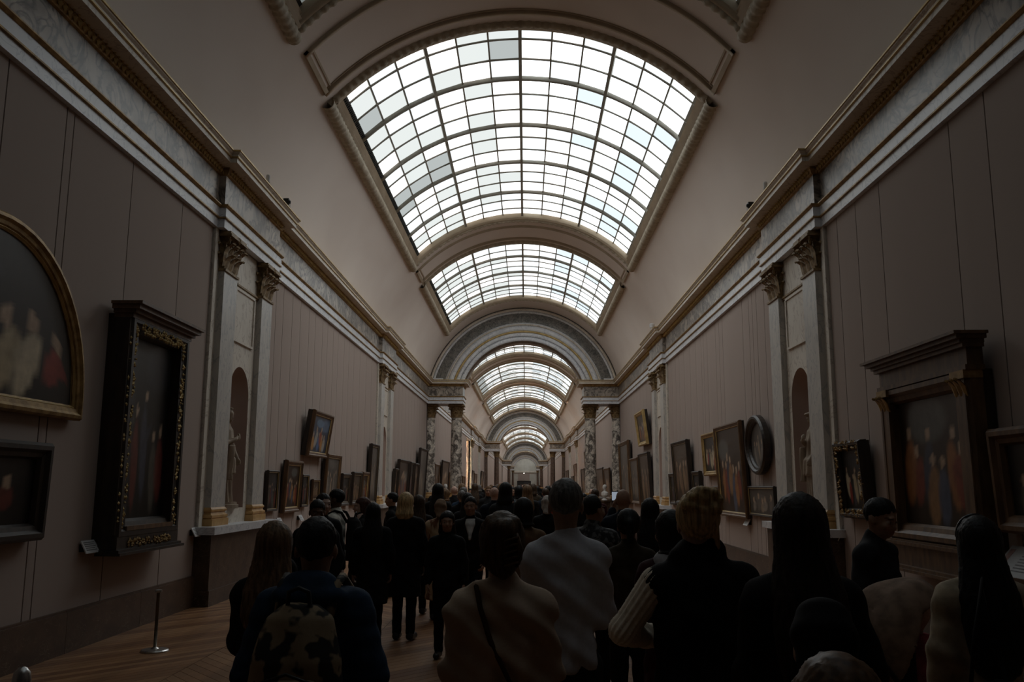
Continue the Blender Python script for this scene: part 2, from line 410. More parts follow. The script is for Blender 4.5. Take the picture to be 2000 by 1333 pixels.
# ---- baseboards: marble slabs
slab_me = MB().box(0, .05, 0, 1, 0, .41).box(0, .035, 0, 1, .41, .43).mesh('slab', M_REDMARB)
REDS = [M_REDMARB] + [marble('brown_red_marble_%d' % i, tuple(c * k for c in (0.045, 0.027, 0.018)), tuple(c * k for c in (0.105, 0.062, 0.040)), (0.20, 0.15, 0.11), 2.1 + .4 * i, 0.006, rough=0.4) for i, k in enumerate((.7, 1.25))]
for s, nm in ((-1, 'left'), (1, 'right')):
    bb = thing('baseboard_' + nm, 'dark red brown marble baseboard along the %s wall' % nm, 'baseboard', kind='structure')
    for a, b in ((Y_BACK, 12.78), (15.88, 27.70), (30.84, 42.0), (43.4, 57.5)):
        n = max(1, round((b - a) / 1.75)); ys = np.linspace(a, b, n + 1)
        for y0, y1 in zip(ys[:-1], ys[1:]):
            o = place('slab', slab_me, bb, (s * W, y0 + .003, 0)); o.scale = (-s, y1 - y0 - .006, 1); setmat(o, random.choice(REDS))

# ---- entablature: swept along the walls, breaking forward over the pilasters and around the piers
def ent_path(s, y0, y1):
    pts = [(s * W, y0)]
    ev = [(p - 1.45, 'r', p) for p in PAIRS if y0 < p < y1] + [(a, 'p', b) for a, b in PIERS if y0 < a < y1]
    for y, k, q in sorted(ev):
        if k == 'r':
            pts += [(s * W, y), (s * (W - .10), y), (s * (W - .10), q + 1.45), (s * W, q + 1.45)]
        else:
            pts += [(s * W, y), (s * X_PIER, y), (s * X_PIER, q), (s * W, q)]
    pts.append((s * W, y1)); return pts
ENT = [('architrave', [(-.05, 5.59), (.065, 5.59), (.065, 5.735), (.085, 5.75), (.085, 5.90)], M_ARCHI),
       ('gilded_fillet', [(.064, 5.728), (.094, 5.733), (.094, 5.752), (.08, 5.754)], M_GOLD),
       ('gilded_fillet', [(.08, 5.895), (.10, 5.90), (.125, 5.925), (.125, 5.94), (.04, 5.955)], M_GOLD),
       ('frieze', [(.045, 5.94), (.045, 6.45)], M_FRIEZE),
       ('egg_moulding', [(.045, 6.42), (.075, 6.43), (.11, 6.49), (.11, 6.53)], M_GOLD),
       ('cornice', [(.10, 6.53), (.28, 6.545), (.28, 6.62), (.295, 6.63)], M_PILB),
       ('gilded_fillet', [(.28, 6.615), (.305, 6.62), (.305, 6.637), (.29, 6.64)], M_GOLDL),
       ('cornice_cyma', [(.295, 6.637), (.30, 6.66), (.33, 6.685), (.335, 6.70)], M_PILB),
       ('gilded_fillet', [(.33, 6.698), (.35, 6.70), (.35, 6.722), (.30, 6.73), (-.15, 6.735)], M_GOLDL)]
for i, s in enumerate((-1, 1)):
    tr = thing('trim_%d' % (i + 1), 'marble entablature with gilded fillets running along the %s wall' % ('left' if s < 0 else 'right'), 'entablature', kind='structure')
    path = ent_path(s, Y_BACK, Y_END)
    for nm, pr, m in ENT: sweep_plan(path, pr, -s, ).obj(nm, m, tr)
    # carved beads under the cornice
    mb = MB(); y = 4.0
    while y < 42:
        d = .10 if any(abs(y - p) < 1.45 for p in PAIRS) else 0
        mb.blob((s * (W - d - .105), y, 6.475), (.035, .036, .05)); mb.blob((s * (W - d - .12), y + .05, 6.53), (.02, .02, .022)); y += .10
    tag(mb.obj('bead_course', M_GOLDL, tr), kind='stuff')
    # solid core of each projecting pier entablature
    for a, b in PIERS:
        MB().box(min(s * W, s * (X_PIER + .01)), max(s * W, s * (X_PIER + .01)), a + .01, b - .01, 5.60, 6.72).obj('pier_core', M_FRIEZE, tr)

# ---- vault
ANG0 = 77.5; AO = 50.0
def skylights():
    out = []
    out.append((0.45, 12.83)); out.append((15.33, 27.77)); out.append((30.27, 40.20))
    out += [(45.2, 57.6), (60.5, 72.5), (75.4, 87.4), (90.4, 100.2)]
    out += [(105.0, 117.5), (120.5, 132.5), (135.4, 147.4), (150.4, 162.4), (165.4, 176)]
    out += [(185, 205), (209, 229), (238.5, 244.5)]  # the last skylight is added to brighten the far end wall
    return out
SKY = skylights()
ce = MB()
def vault_patch(a0, a1, y0, y1, na, ny=1):
    ce.grid([[vp(a0 + (a1 - a0) * i / na, y0 + (y1 - y0) * j / ny) for i in range(na + 1)] for j in range(ny + 1)])
for sg in (-1, 1): vault_patch(sg * ANG0, sg * 47.0, Y_BACK, Y_END, 10, 40)
yy = Y_BACK
OPEN = [(a + .22 - .35 * 0, b - .30) for a, b in SKY]
for a, b in OPEN + [(Y_END, Y_END)]:
    if a > yy: vault_patch(-47.0, 47.0, yy, a, 36, 2)
    yy = b
ceil_o = ce.obj('ceiling', M_PLASTER, smooth=True)
tag(ceil_o, 'pale plaster barrel vault between the skylights', 'ceiling', kind='structure')
# raised panel borders on the bands between the skylights
def arc_bar(mb, a0, a1, y0, y1, r0, r1, n):
    pr = [(y0, r1), (y0, r0), (y1, r0), (y1, r1)]
    rows = [[vp(a0 + (a1 - a0) * k / n, y, r) for y, r in pr] for k in range(n + 1)]
    mb.grid(rows); o = len(mb.v) - 4 * (n + 1)
    for base in (o, o + 4 * n): mb.f.append((base, base + 1, base + 2, base + 3)); mb.mi.append(mb.cur)
for p, (a, b) in zip((14.13, 29.07, 59.05, 73.95, 88.9), ((13.40, 14.95), (28.34, 29.89), (58.3, 59.8), (73.2, 74.7), (88.1, 89.7))):
    for k, (y0, y1) in enumerate(((a, a + .09), (b - .09, b))):
        m = MB(); arc_bar(m, -48.8, 48.8, y0, y1, R_V - .055, R_V + .02, 40); arc_bar(m, -47.6, 47.6, y0 + (.13 if k == 0 else -.06), y1 + (.06 if k == 0 else -.13), R_V - .02, R_V + .02, 40)
        m.obj('panel_border', M_MOULD, ceil_o, True)
    for sg in (-1, 1):
        m = MB(); arc_bar(m, sg * 47.8, sg * 48.8, a, b, R_V - .055, R_V + .02, 2); arc_bar(m, sg * 46.4, sg * 46.8, a + .14, b - .14, R_V - .02, R_V + .02, 2)
        m.obj('panel_border', M_MOULD, ceil_o)
# ---- skylights
GL = [glow('pane_white', (1.0, 0.995, 0.97), GLASS_LIGHT * 1.75), glow('pane_cool', (0.93, 0.985, 1.0), GLASS_LIGHT * 1.10), glow('pane_blue', (0.84, 0.94, 1.0), GLASS_LIGHT * 1.05),
      glow('pane_green_white', (0.93, 0.98, 0.96), GLASS_LIGHT * .90), glow('pane_grey', (0.88, 0.95, 0.94), GLASS_LIGHT * .55), glow('pane_bright_cool', (0.90, 0.97, 1.0), GLASS_LIGHT * 2.8)]
GLF = [glow('far_' + n, c, GLASS_LIGHT * k, 'NONE') for n, c, k in (('pane_white', (1.0, 0.995, 0.97), 1.75), ('pane_cool', (0.93, 0.985, 1.0), 1.10), ('pane_blue', (0.84, 0.94, 1.0), 1.05), ('pane_green_white', (0.93, 0.98, 0.96), .90), ('pane_grey', (0.88, 0.95, 0.94), .55), ('pane_bright_cool', (0.90, 0.97, 1.0), 2.8))]
GL0 = [glow('pane_shaded', (0.88, 0.95, 0.92), GLASS_LIGHT * .18), glow('pane_shaded_blue', (0.80, 0.92, 1.0), GLASS_LIGHT * .42)]   # overhead panes set to a dim glow to keep the foreground dark
M_PEDGE = surf_mat('pane_edge', (0.5, 0.55, 0.55), (0.55, 0.6, 0.6), 0.4)
R_G = R_V + .15; DA = 7.5; PY = 2.48 / 3
hw = R_G * math.sin(math.radians(DA / 2)); hc = R_G * math.cos(math.radians(DA / 2))
pane_mb = MB().box(-hw, hw, 0, PY, hc, hc + .012); pane_mb.mi = [0, 1, 1, 1, 1, 1]
pane_me = pane_mb.mesh('pane', [GL[0], M_PEDGE])
def carved(mb, pts_fn, n, r0, ripple, m=8):
    """half-round carved rail: pts_fn(t) -> (centre, side, up)"""
    rows = []
    for i in range(n + 1):
        c, sd, up = pts_fn(i / n); r = r0 * (1 + ripple * (1 if i % 4 < 2 else -1))
        rows.append([c + sd * (math.cos(math.pi * k / m) * r) + up * (math.sin(math.pi * k / m) * r) for k in range(m + 1)])
    mb.grid(rows)
for wi, (y0, y1) in enumerate(SKY):
    near = wi in (1, 2); oy0, oy1 = y0 + .22, y1 - .30
    names = {0: 'vaulted skylight directly overhead, only its far corners in view', 1: 'large vaulted frosted glass skylight nearest the camera', 2: 'second vaulted frosted glass skylight just before the arch on columns'}
    win = thing('window_%d' % (wi + 1), names.get(wi, 'vaulted skylight number %d along the gallery, beyond the columned arch' % (wi + 1)), 'skylight', (0, 0, 0), kind='structure')
    # frame: two straight carved rails, two carved arcs, reveals
    det = wi <= 2
    for sg in (-1, 1):
        mb = MB(); c0 = Vector(vp(sg * 49.0, 0)); n = int((oy1 - oy0) / .045) if det else 2
        inn = Vector((-math.sin(math.radians(sg * 49)), 0, -math.cos(math.radians(49)))); tan = Vector((math.cos(math.radians(49)), 0, -math.sin(math.radians(sg * 49))))
        carved(mb, lambda t: (Vector((c0.x, oy0 - .35 + t * (oy1 - oy0 + .7), c0.z)), tan, inn), n, .125, .07 if det else 0)
        mb.obj('frame_rail', M_FRAMEST, win, True)
        mb = MB(); ys = (oy0 - .12, oy1 + .12)
        prof = [(47.6, R_V - .07), (46.9, R_V - .07), (46.7, R_V - .03), (45.9, R_V - .03), (45.7, R_V + .02), (45.2, R_V + .02), (45.0, R_G + .05)]
        mb.grid([[vp(sg * a, y, r) for a, r in prof] for y in ys])
        mb.obj('reveal', M_MOULD, win)
        if near or wi == 0:
            o = MB(); arc_bar(o, sg * 44.0, sg * 45.1, y0 + .1, y1 - .1, R_G - .03, R_G + .02, 1)
            o.obj('vent_strip', M_VENT if sg < 0 else M_BAR, win)
    if wi == 1:
        o = MB(); arc_bar(o, -22.2, 22.2, oy0 - .02, oy0 + .17, R_G - .05, R_G + .01, 16); o.obj('vent_strip', M_VENT, win)
    if near:
        o = MB(); yv = y0 + .2
        while yv < y1 - .2: arc_bar(o, -45.05, -43.6, yv, yv + .035, R_G - .05, R_G - .02, 1); yv += .085
        tag(o.obj('vent_slats', M_VENT, win), kind='stuff')
    for e, yy in ((-1, oy0), (1, oy1)):
        mb = MB(); n = 200 if det else 20
        def pf(t, yy=yy, e=e):
            a = math.radians(-49 + 98 * t)
            return (Vector((R_V * math.sin(a), yy + e * .22, Z_C + R_V * math.cos(a))), Vector((0, 1, 0)), Vector((-math.sin(a), 0, -math.cos(a))))
        carved(mb, pf, n, .09, .10 if det else 0); mb.obj('frame_arc', M_FRAMEST, win, True)
        mb = MB(); prof = [(yy + e * .13, R_V - .05), (yy + e * .05, R_V - .05), (yy + e * .03, R_V - .01), (yy, R_V), (yy, R_G + .05)]
        mb.grid([[vp(-48 + 96 * k / 40, y, r) for y, r in prof] for k in range(41)]); mb.obj('reveal', M_MOULD, win, True)
    # bars: heavy mullions every 22.5 degrees, light bars between, heavy ribs every third row
    nrow = round((y1 - y0) / PY)
    for k in range(-6, 7):
        if k in (-6, 6): continue
        heavy = k % 3 == 0; w = .80 if heavy else .40
        if not near and not heavy and wi > 3: continue
        mb = MB(); arc_bar(mb, k * DA - w / 2, k * DA + w / 2, oy0, oy1, R_G - (.10 if heavy else .04), R_G + .02, 1)
        mb.obj('mullion' if heavy else 'glazing_bar', M_BAR, win)
    for r in range(nrow + 1):
        yb = y0 + r * PY
        if not (oy0 - .02 < yb < oy1 + .02): continue
        heavy = r % 3 == 0; w = .08 if heavy else .038
        if not heavy and wi > 6: continue
        mb = MB(); arc_bar(mb, -45, 45, yb - w / 2, yb + w / 2, R_G - (.09 if heavy else .035), R_G + .02, 36)
        mb.obj('rib' if heavy else 'glazing_bar', M_BAR, win, True)
    # panes
    if near:
        for r in range(nrow):
            for c in range(12):
                ang = -45 + DA * (c + .5)
                o = place('pane', pane_me, win, (0, y0 + r * PY, Z_C)); o.rotation_euler = (0, math.radians(ang), 0)
                if c < 3: g = random.choice((0, 1, 3, 3))
                elif c < 6: g = random.choice((0, 0, 1, 3)) if (c, r % 3) != (4, 0) else 3
                elif c < 8: g = random.choice((0, 5, 1, 0))
                else: g = random.choice((5, 5, 1, 5, 2))
                if wi == 1 and (c, r) in ((2, 7), (1, 8), (2, 8), (0, 2), (0, 9), (0, 8), (5, 1)): g = 4
                setmat(o, GL[g])
    else:
        mb = MB()
        for r in range(nrow):
            for c in range(12):
                a0, a1 = -45 + DA * c, -45 + DA * (c + 1); ya, yb = y0 + r * PY, y0 + (r + 1) * PY
                if wi > 6 and r % 3: continue
                if wi > 6: yb = min(y1, y0 + (r + 3) * PY)
                mb.cur = random.choice((5, 1, 5, 2)) if c > 6 else random.choice((0, 1, 3, 0))
                if wi in (4, 5) and c == 0: mb.cur = 4
                q = [vp(a0, ya, R_G), vp(a1, ya, R_G), vp(a1, yb, R_G), vp(a0, yb, R_G)]
                mb.add(q + [(x, y, z + .012) for x, y, z in q], BOXF); mb.mi[-5:] = [6] * 5
        tag(mb.obj('panes', ((GL if wi < 7 else GLF) if wi else [GL0[0], GL0[0], GL0[1], GL0[0], GL0[0], GL0[1]]) + [M_PEDGE], win), kind='stuff')

# ---- cross walls with arches
def ring(mb, r0, r1, y0, y1, zmin=6.70, n=40):
    rows = []
    for k in range(n + 1):
        t = -1 + 2 * k / n
        a0 = math.degrees(math.acos(max(-1, min(1, (zmin - Z_C) / r0)))) * t; a1 = math.degrees(math.acos((zmin - Z_C) / r1)) * t
        rows.append([vp(a0, y1, r0), vp(a0, y0, r0), vp(a1, y0, r1), vp(a1, y1, r1)])
    mb.grid(rows, closed_v=True); return mb
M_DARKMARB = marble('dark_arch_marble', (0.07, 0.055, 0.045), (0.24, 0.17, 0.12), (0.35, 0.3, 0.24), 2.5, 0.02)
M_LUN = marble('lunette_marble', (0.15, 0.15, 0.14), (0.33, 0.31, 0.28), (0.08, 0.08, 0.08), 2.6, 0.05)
for i, (a, b) in enumerate(PIERS):
    cw = thing('wall_cross_%d' % (i + 1), ['nearest transverse arch of grey marble carried on columns', 'second transverse arch further down the gallery', 'third small transverse arch far away', 'fourth and last transverse arch before the end wall'][i], 'arch wall', kind='structure')
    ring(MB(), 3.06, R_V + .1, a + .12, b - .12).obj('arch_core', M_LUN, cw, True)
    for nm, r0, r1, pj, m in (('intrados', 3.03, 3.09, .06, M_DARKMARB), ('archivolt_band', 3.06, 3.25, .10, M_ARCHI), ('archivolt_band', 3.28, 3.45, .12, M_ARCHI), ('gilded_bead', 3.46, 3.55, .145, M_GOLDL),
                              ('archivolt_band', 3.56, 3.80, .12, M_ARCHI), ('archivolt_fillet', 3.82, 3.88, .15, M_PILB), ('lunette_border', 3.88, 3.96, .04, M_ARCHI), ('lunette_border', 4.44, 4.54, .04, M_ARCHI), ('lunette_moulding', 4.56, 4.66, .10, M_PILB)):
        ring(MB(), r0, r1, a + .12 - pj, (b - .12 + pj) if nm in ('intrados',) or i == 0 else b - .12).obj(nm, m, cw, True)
    for s in (-1, 1):
        MB().box(min(s * 3.9, s * 4.5), max(s * 3.9, s * 4.5), a + .06, a + .2, 6.7, 6.84).obj('lunette_border', M_ARCHI, cw)
mb = MB(); mb.box(-W - .2, W + .2, Y_END, Y_END + .2, -.1, 11)
ew = mb.obj('wall_end', surf_mat('end_wall_paint', (0.52, 0.50, 0.44), (0.60, 0.58, 0.52), 0.9, (1, 1, 1), 2)); tag(ew, 'pale far end wall under the last arch', 'wall', kind='structure')
MB().box(-3.2, 3.2, Y_END - .3, Y_END, 5.2, 5.6).obj('end_cornice', M_PILB, ew)
MB().box(-2.0, 1.2, Y_END - .12, Y_END, 3.0, 5.0).obj('end_panel', M_PANEL, ew)
mb = MB(); mb.box(-W - .3, W + .3, Y_BACK - .2, Y_BACK, -.1, 11); bw = mb.obj('wall_back', surf_mat('dark_back_wall', (.06, .05, .045), (.08, .065, .06), .9)); tag(bw, 'unseen dark wall behind the camera', 'wall', kind='structure')  # unseen wall, coloured dark to cut light reaching the visitors from behind

# ---- free-standing columns under the piers
def round_capital():
    mb = MB()
    mb.lathe([(.25, 0), (.25, .25), (.30, .48), (.34, .52)], 20)
    mb.lathe([(.27, -.03), (.285, -.015), (.27, 0)], 20)
    mb.box(-.40, .40, -.40, .40, .52, .555); mb.box(-.38, .38, -.38, .38, .555, .61)
    for k in range(8):
        a = k * math.pi / 4; leaf(mb, (.25 * math.cos(a), .25 * math.sin(a), 0), (math.cos(a), math.sin(a)), .21, .26, .09)
        a += math.pi / 8; leaf(mb, (.25 * math.cos(a), .25 * math.sin(a), .05), (math.cos(a), math.sin(a)), .2, .38, .11)
    for k in range(4):
        a = math.pi / 4 + k * math.pi / 2; volute(mb, (.40 * math.cos(a), .40 * math.sin(a), .45), (math.cos(a), math.sin(a)), .08)
    return mb.mesh('capital', M_CAPITAL)
rc_me = round_capital()
csh_me = MB().lathe([(.285, 1.36), (.285, 2.4), (.275, 3.4), (.25, 4.98)], 28, cap=False).mesh('shaft', M_BRECCIA, True)
M_DKCOL = marble('dark_breccia', (0.07, 0.045, 0.035), (0.22, 0.15, 0.11), (0.04, 0.03, 0.03), 4, 0.05, rough=0.3)
cshd_me = MB().lathe([(.285, 1.36), (.285, 2.4), (.275, 3.4), (.25, 4.98)], 28, cap=False).mesh('shaft', M_DKCOL, True)
cb_me = MB().box(-.37, .37, -.37, .37, 1.11, 1.19).lathe([(.37, 1.19), (.38, 1.22), (.36, 1.26), (.32, 1.27), (.31, 1.30), (.34, 1.32), (.33, 1.35), (.29, 1.37)], 24).mesh('base', M_OCHRE)
cp_me = MB().box(-.42, .42, -.42, .42, 0, .2).box(-.38, .38, -.38, .38, .2, 1.0).box(-.44, .44, -.44, .44, 1.0, 1.11).mesh('pedestal', M_REDMARB)
COLS = []
for i, (a, b) in enumerate(PIERS):
    for s in (-1, 1):
        for j, y in enumerate(((a + b) / 2,)):
            for k, x in enumerate((3.25, 4.56)):
                if i >= 2 and k == 1: continue
                order = ['nearest', 'second', 'third', 'fourth'][i]
                lab = '%s column of %s breccia marble on the %s of the %s arch' % ('free standing' if k == 0 else 'wall side', 'grey and white' if i == 0 else 'dark red', 'left' if s < 0 else 'right', order)
                lab = ' '.join(lab.split()[:16])
                c = thing('column', lab, 'column', (s * x, y, 0), group='columns of the transverse arches')
                place('pedestal', cp_me, c); place('base', cb_me, c); place('shaft', csh_me if i == 0 else cshd_me, c); place('capital', rc_me, c, (0, 0, 4.98)); COLS.append(c)

# ---- the warmly lit alcove far down the left wall
mb = MB()
mb.box(-W - .75, -W - .65, ALC[0] - .1, ALC[1] + .1, -.1, 6.9); mb.box(-W - .7, -W, ALC[1], ALC[1] + .08, 0, 6.9); mb.box(-W - .7, -W, ALC[0] - .08, ALC[0], 0, 6.9); mb.box(-W - .7, -W, ALC[0], ALC[1], 5.45, 6.9)
mb.obj('alcove', M_PILB, WALLS[-1])
lm = thing('wall_lamp', 'warm lamp shining inside the far left doorway alcove', 'lamp', (-W - .35, ALC[0] + .06, 3.0))
MB().box(-.06, .06, -.05, .0, -1.2, 1.2).obj('lamp_housing', M_BLACKMETAL, lm)
MB().box(-.04, .04, .0, .01, -1.15, 1.15).obj('lamp_tube', glow('warm_tube', (1.0, 0.60, 0.33), 320), lm)
lm = thing('ceiling_lamp', 'tiny bright lamp hanging before the far end wall', 'lamp', (-.35, 238, 5.0))
MB().lathe([(.02, .1), (.12, .08), (.14, 0), (.10, -.06)], 12).obj('lamp_shade', M_WHITE, lm); MB().lathe([(.12, -.05), (.13, -.12), (.02, -.18)], 10).obj('bulb', glow('bulb_glow', (1, .95, .85), 5), lm)
MB().tube([(0, 0, .1), (0, 0, 3.6)], .01, 6).obj('cord', M_BLACKMETAL, lm)
# ================================================================== PAINTINGS
def paint_mesh(name, outline_fn, w, h, pal, seed, nx=22, nz=28):
    """flat painted panel: a fine grid coloured with soft, generic upright figure-like shapes"""
    r = np.random.default_rng(seed)
    ground, figs, accents = pal
    blobs = []                       # (x, z, rx, rz, angle, colour, alpha)
    for c in accents: blobs.append((r.uniform(-.3, .3), r.uniform(.6, .9), r.uniform(.2, .35), r.uniform(.12, .25), 0, c, .4))
    n = max(5, len(figs) + 2)
    for k in range(n):
        c = figs[k % len(figs)]; x = -.40 + .80 * (k + r.uniform(.2, .8)) / n; z = r.uniform(.20, .42); hh = r.uniform(.20, .30)
        blobs.append((x, z, r.uniform(.055, .10), hh, r.uniform(-.15, .15), c, .95))
        blobs.append((x + r.uniform(-.06, .06), z + hh * .3, .03, hh * .45, r.uniform(-1, 1), tuple(q * .75 for q in c), .8))
        blobs.append((x + r.uniform(-.02, .02), z + hh + .02, .036, .036 * w / h + .012, 0, (.50, .35, .24), .9))
    vs, fs, cs = [], [], []
    for j in range(nz + 1):
        for i in range(nx + 1):
            u, v = i / nx - .5, j / nz
            x, z = outline_fn(u, v)
            vs.append((x, 0, z)); col = np.array(ground) * (.7 + .5 * v)
            for bx, bz, rx, rz_, an, c, a in blobs:
                du, dv = u - bx, v - bz; ca, sa = math.cos(an), math.sin(an); du, dv = ca * du + sa * dv, -sa * du + ca * dv
                d = (du / rx) ** 2 + (dv / rz_) ** 2
                if d >= 1: continue
                k = a * min(1, (1 - d) * 2.2)
                col = col * (1 - k) + np.array(c) * k
            cs += list(col) + [1]
    for j in range(nz):
        for i in range(nx):
            a = j * (nx + 1) + i; fs.append((a, a + 1, a + nx + 2, a + nx + 1))
    me = bpy.data.meshes.new(name); me.from_pydata(vs, [], fs)
    at = me.color_attributes.new('Col', 'FLOAT_COLOR', 'POINT'); at.data.foreach_set('color', cs)
    me.materials.append(M_PAINT); return me
D = (.020, .018, .016)
PAL = dict(dark=(D, [(.10, .09, .07), (.16, .04, .03), (.06, .065, .09)], [(.06, .06, .07)]),
           pale=(D, [(.62, .52, .36), (.30, .045, .035), (.07, .08, .10), (.50, .40, .25)], [(.05, .06, .08)]),
           warm=((.035, .022, .015), [(.34, .14, .05), (.22, .05, .03), (.05, .06, .09), (.30, .16, .07), (.08, .10, .15)], [(.20, .22, .21)]),
           blue=((.06, .08, .12), [(.50, .25, .08), (.42, .40, .36), (.10, .17, .34), (.36, .10, .06)], [(.25, .42, .60), (.2, .3, .45)]),
           brown=((.06, .038, .024), [(.20, .12, .07), (.28, .18, .10)], [(.12, .10, .08)]),
           grey=((.09, .08, .07), [(.28, .24, .20), (.16, .14, .12), (.34, .26, .18)], [(.20, .18, .16)]))
FR = dict(wood=[(0, 0), (0, .05), (.02, .07), (.06, .06), (.075, .045), (.10, .04), (.11, .025), (.11, .0)],
          gilt=[(0, 0), (0, .05), (.015, .075), (.04, .08), (.06, .06), (.085, .055), (.10, .035), (.115, .03), (.115, 0)],
          thin=[(0, 0), (0, .04), (.015, .05), (.035, .045), (.05, .025), (.05, 0)],
          deep=[(0, 0), (0, .10), (.03, .14), (.07, .14), (.10, .10), (.14, .09), (.16, .05), (.16, 0)])
def painting(s, y0, y1, z0, z1, label, pal='dark', fr='wood', mat=None, tilt=0.05, off=.03, shape='rect', fscale=1.0, hires=True, extra=None, seed=None, name='painting', group=None):
    ya, yb = min(y0, y1), max(y0, y1); w, h = yb - ya, z1 - z0
    t = thing(name, label, 'painting', (s * (W - off), (ya + yb) / 2, z0), math.pi / 2 if s < 0 else -math.pi / 2, group)
    t.rotation_euler = (tilt, 0, t.rotation_euler[2])
    mat = mat or M_DARKWOOD
    prof = [(a * fscale, b * fscale) for a, b in FR[fr]]; fw = prof[-1][0]
    if shape == 'rect': path = [(-w / 2, 0), (w / 2, 0), (w / 2, h), (-w / 2, h)]
    elif shape == 'oval': path = [(w / 2 * math.cos(2 * math.pi * k / 40), h / 2 + h / 2 * math.sin(2 * math.pi * k / 40)) for k in range(40)]
    else:  # arched top
        spring = h - w * .5 * extra; N = 28
        path = [(-w / 2, 0), (w / 2, 0), (w / 2, spring)] + [(w / 2 * math.cos(math.pi * k / N), spring + (h - spring) * math.sin(math.pi * k / N)) for k in range(1, N)] + [(-w / 2, spring)]
    f = frame_sweep(path, prof).obj('frame', mat, t)
    if hires:
        slip = frame_sweep(path, [(fw * .72, prof[-2][1] + .012), (fw * .86, prof[-2][1] + .018), (fw * 1.02, prof[-2][1] * .6)]).obj('gilt_slip', M_GOLDL if fr != 'deep' else M_GOLD, f)
    iw, ih = w - 2 * fw, h - 2 * fw
    if shape == 'rect': fn = lambda u, v: (u * iw, fw + v * ih)
    elif shape == 'oval':
        def fn(u, v):
            zz = fw + v * ih; q = math.sqrt(max(0, 1 - (2 * v - 1) ** 2)); return (u * iw * q, zz)
    else:
        def fn(u, v):
            sp = h - w * .5 * extra - fw; rise = ih - sp; x = u * iw
            top = sp + rise * math.sqrt(max(0, 1 - (2 * u) ** 2)); return (x, fw + v * top)
    c = place('canvas', paint_mesh('canvas', fn, iw, ih, PAL[pal], seed if seed is not None else int(abs(y0) * 100) + 3, 34 if hires else 8, 40 if hires else 10), t, (0, -max(.014, prof[-2][1] * .7), 0))
    if shape == 'rect':
        MB().box(-w / 2 + .01, w / 2 - .01, -.012, off, .01, h - .01).obj('backboard', M_DARKWOOD, t)
    return t
def ornament(t, x0, x1, z0, z1, y, n, seed, mat=M_GOLD, size=.022):
    r = np.random.default_rng(seed); mb = MB()
    for k in range(n):
        mb.blob((r.uniform(x0, x1), y, r.uniform(z0, z1)), (size * r.uniform(.5, 1.2), size * .8, size * r.uniform(.6, 1.6)))
    return tag(mb.obj('carved_ornament', mat, t), kind='stuff')
def mould(t, name, w, z0, steps, mat):
    """stepped horizontal moulding: steps = [(height, out, overhang)] from z0 upwards"""
    mb = MB(); z = z0
    for h, o, e in steps: mb.box(-w / 2 - e, w / 2 + e, -o, .02, z, z + h); z += h
    return mb.obj(name, mat, t)

# --- left wall, near bay
painting(-1, 5.75, 9.10, 2.37, 4.10, 'huge arch-topped gilded painting of pale figures, cut off at the left edge', 'pale', 'gilt', M_GOLD, .04, .03, 'arch', 1.3, True, 1.0, 11)
painting(-1, 6.3, 8.50, 1.19, 2.11, 'dark framed painting below the arch-topped one, at the left edge', 'dark', 'deep', M_DARKWOOD, .03, .03, 'rect', 1.0, seed=12)
mbb = MB()
t = painting(-1, 9.74, 11.48, 1.10, 3.66, 'tall dark painting in a columned tabernacle frame with gilded carving and cornice', 'dark', 'deep', M_DARKWOOD, .0, .09, 'rect', 1.4, seed=13)
mould(t, 'cornice', 1.76, 2.50, [(.05, .20, .0), (.04, .24, .03), (.05, .30, .07), (.035, .34, .10)], M_WALNUT)
mould(t, 'predella', 1.70, -.16, [(.03, .26, .06), (.03, .23, .03), (.14, .19, .0)], M_DARKWOOD)
mould(t, 'sill', 1.3, .10, [(.05, .20, 0)], M_WALNUT)
for sg in (-1, 1):
    MB().box(sg * .76 - .12, sg * .76 + .12, -.17, .0, .06, 2.5).obj('side_pilaster', M_DARKWOOD, t)
    ornament(t, sg * .76 - .09, sg * .76 + .09, .12, 2.44, -.175, 190, 40 + sg, M_GOLDL)
ornament(t, -.62, .62, 2.36, 2.47, -.20, 120, 43, M_GOLDL); ornament(t, -.6, .6, -.08, -.0, -.195, 90, 44, M_GOLD)
# --- left wall, middle bay
G1 = 'paintings on the middle left wall'
painting(-1, 16.05, 16.75, 1.23, 1.98, 'small dark panel hung nearest the left niche pilaster', 'dark', 'thin', M_DARKWOOD, .02, seed=14, group=G1)
painting(-1, 17.1, 18.3, 1.17, 2.20, 'upright brown framed painting second from the left niche', 'warm', 'gilt', M_WALNUT, .05, seed=15, group=G1)
painting(-1, 18.55, 19.1, 1.25, 1.93, 'narrow dark panel between the upright brown painting and the small red panel', 'dark', 'thin', M_DARKWOOD, .02, seed=16, group=G1)
painting(-1, 19.5, 20.15, 1.36, 1.84, 'very small red toned panel hung low under the high blue painting', 'brown', 'thin', M_WALNUT, .02, seed=17, group=G1)
painting(-1, 18.55, 20.35, 2.32, 3.32, 'blue and orange painting hung high alone on the left wall, tilted forward', 'blue', 'gilt', M_WALNUT, .14, .10, seed=18, group=G1)
painting(-1, 20.45, 21.95, 1.2, 2.44, 'tall pale wood double panel right of the high blue painting', 'grey', 'wood', M_WALNUT, .05, .06, seed=19, group=G1)
painting(-1, 22.45, 23.5, 1.18, 2.01, 'squarish dark painting fourth before the second left pilasters', 'dark', 'wood', M_DARKWOOD, .05, seed=20, group=G1)
painting(-1, 23.85, 25.1, 1.18, 2.07, 'dark landscape format painting third before the second left pilasters', 'brown', 'wood', M_DARKWOOD, .05, seed=21, group=G1)
painting(-1, 25.2, 26.2, 1.18, 2.09, 'brown painting second before the second left pilasters', 'warm', 'gilt', M_WALNUT, .05, seed=22, group=G1)
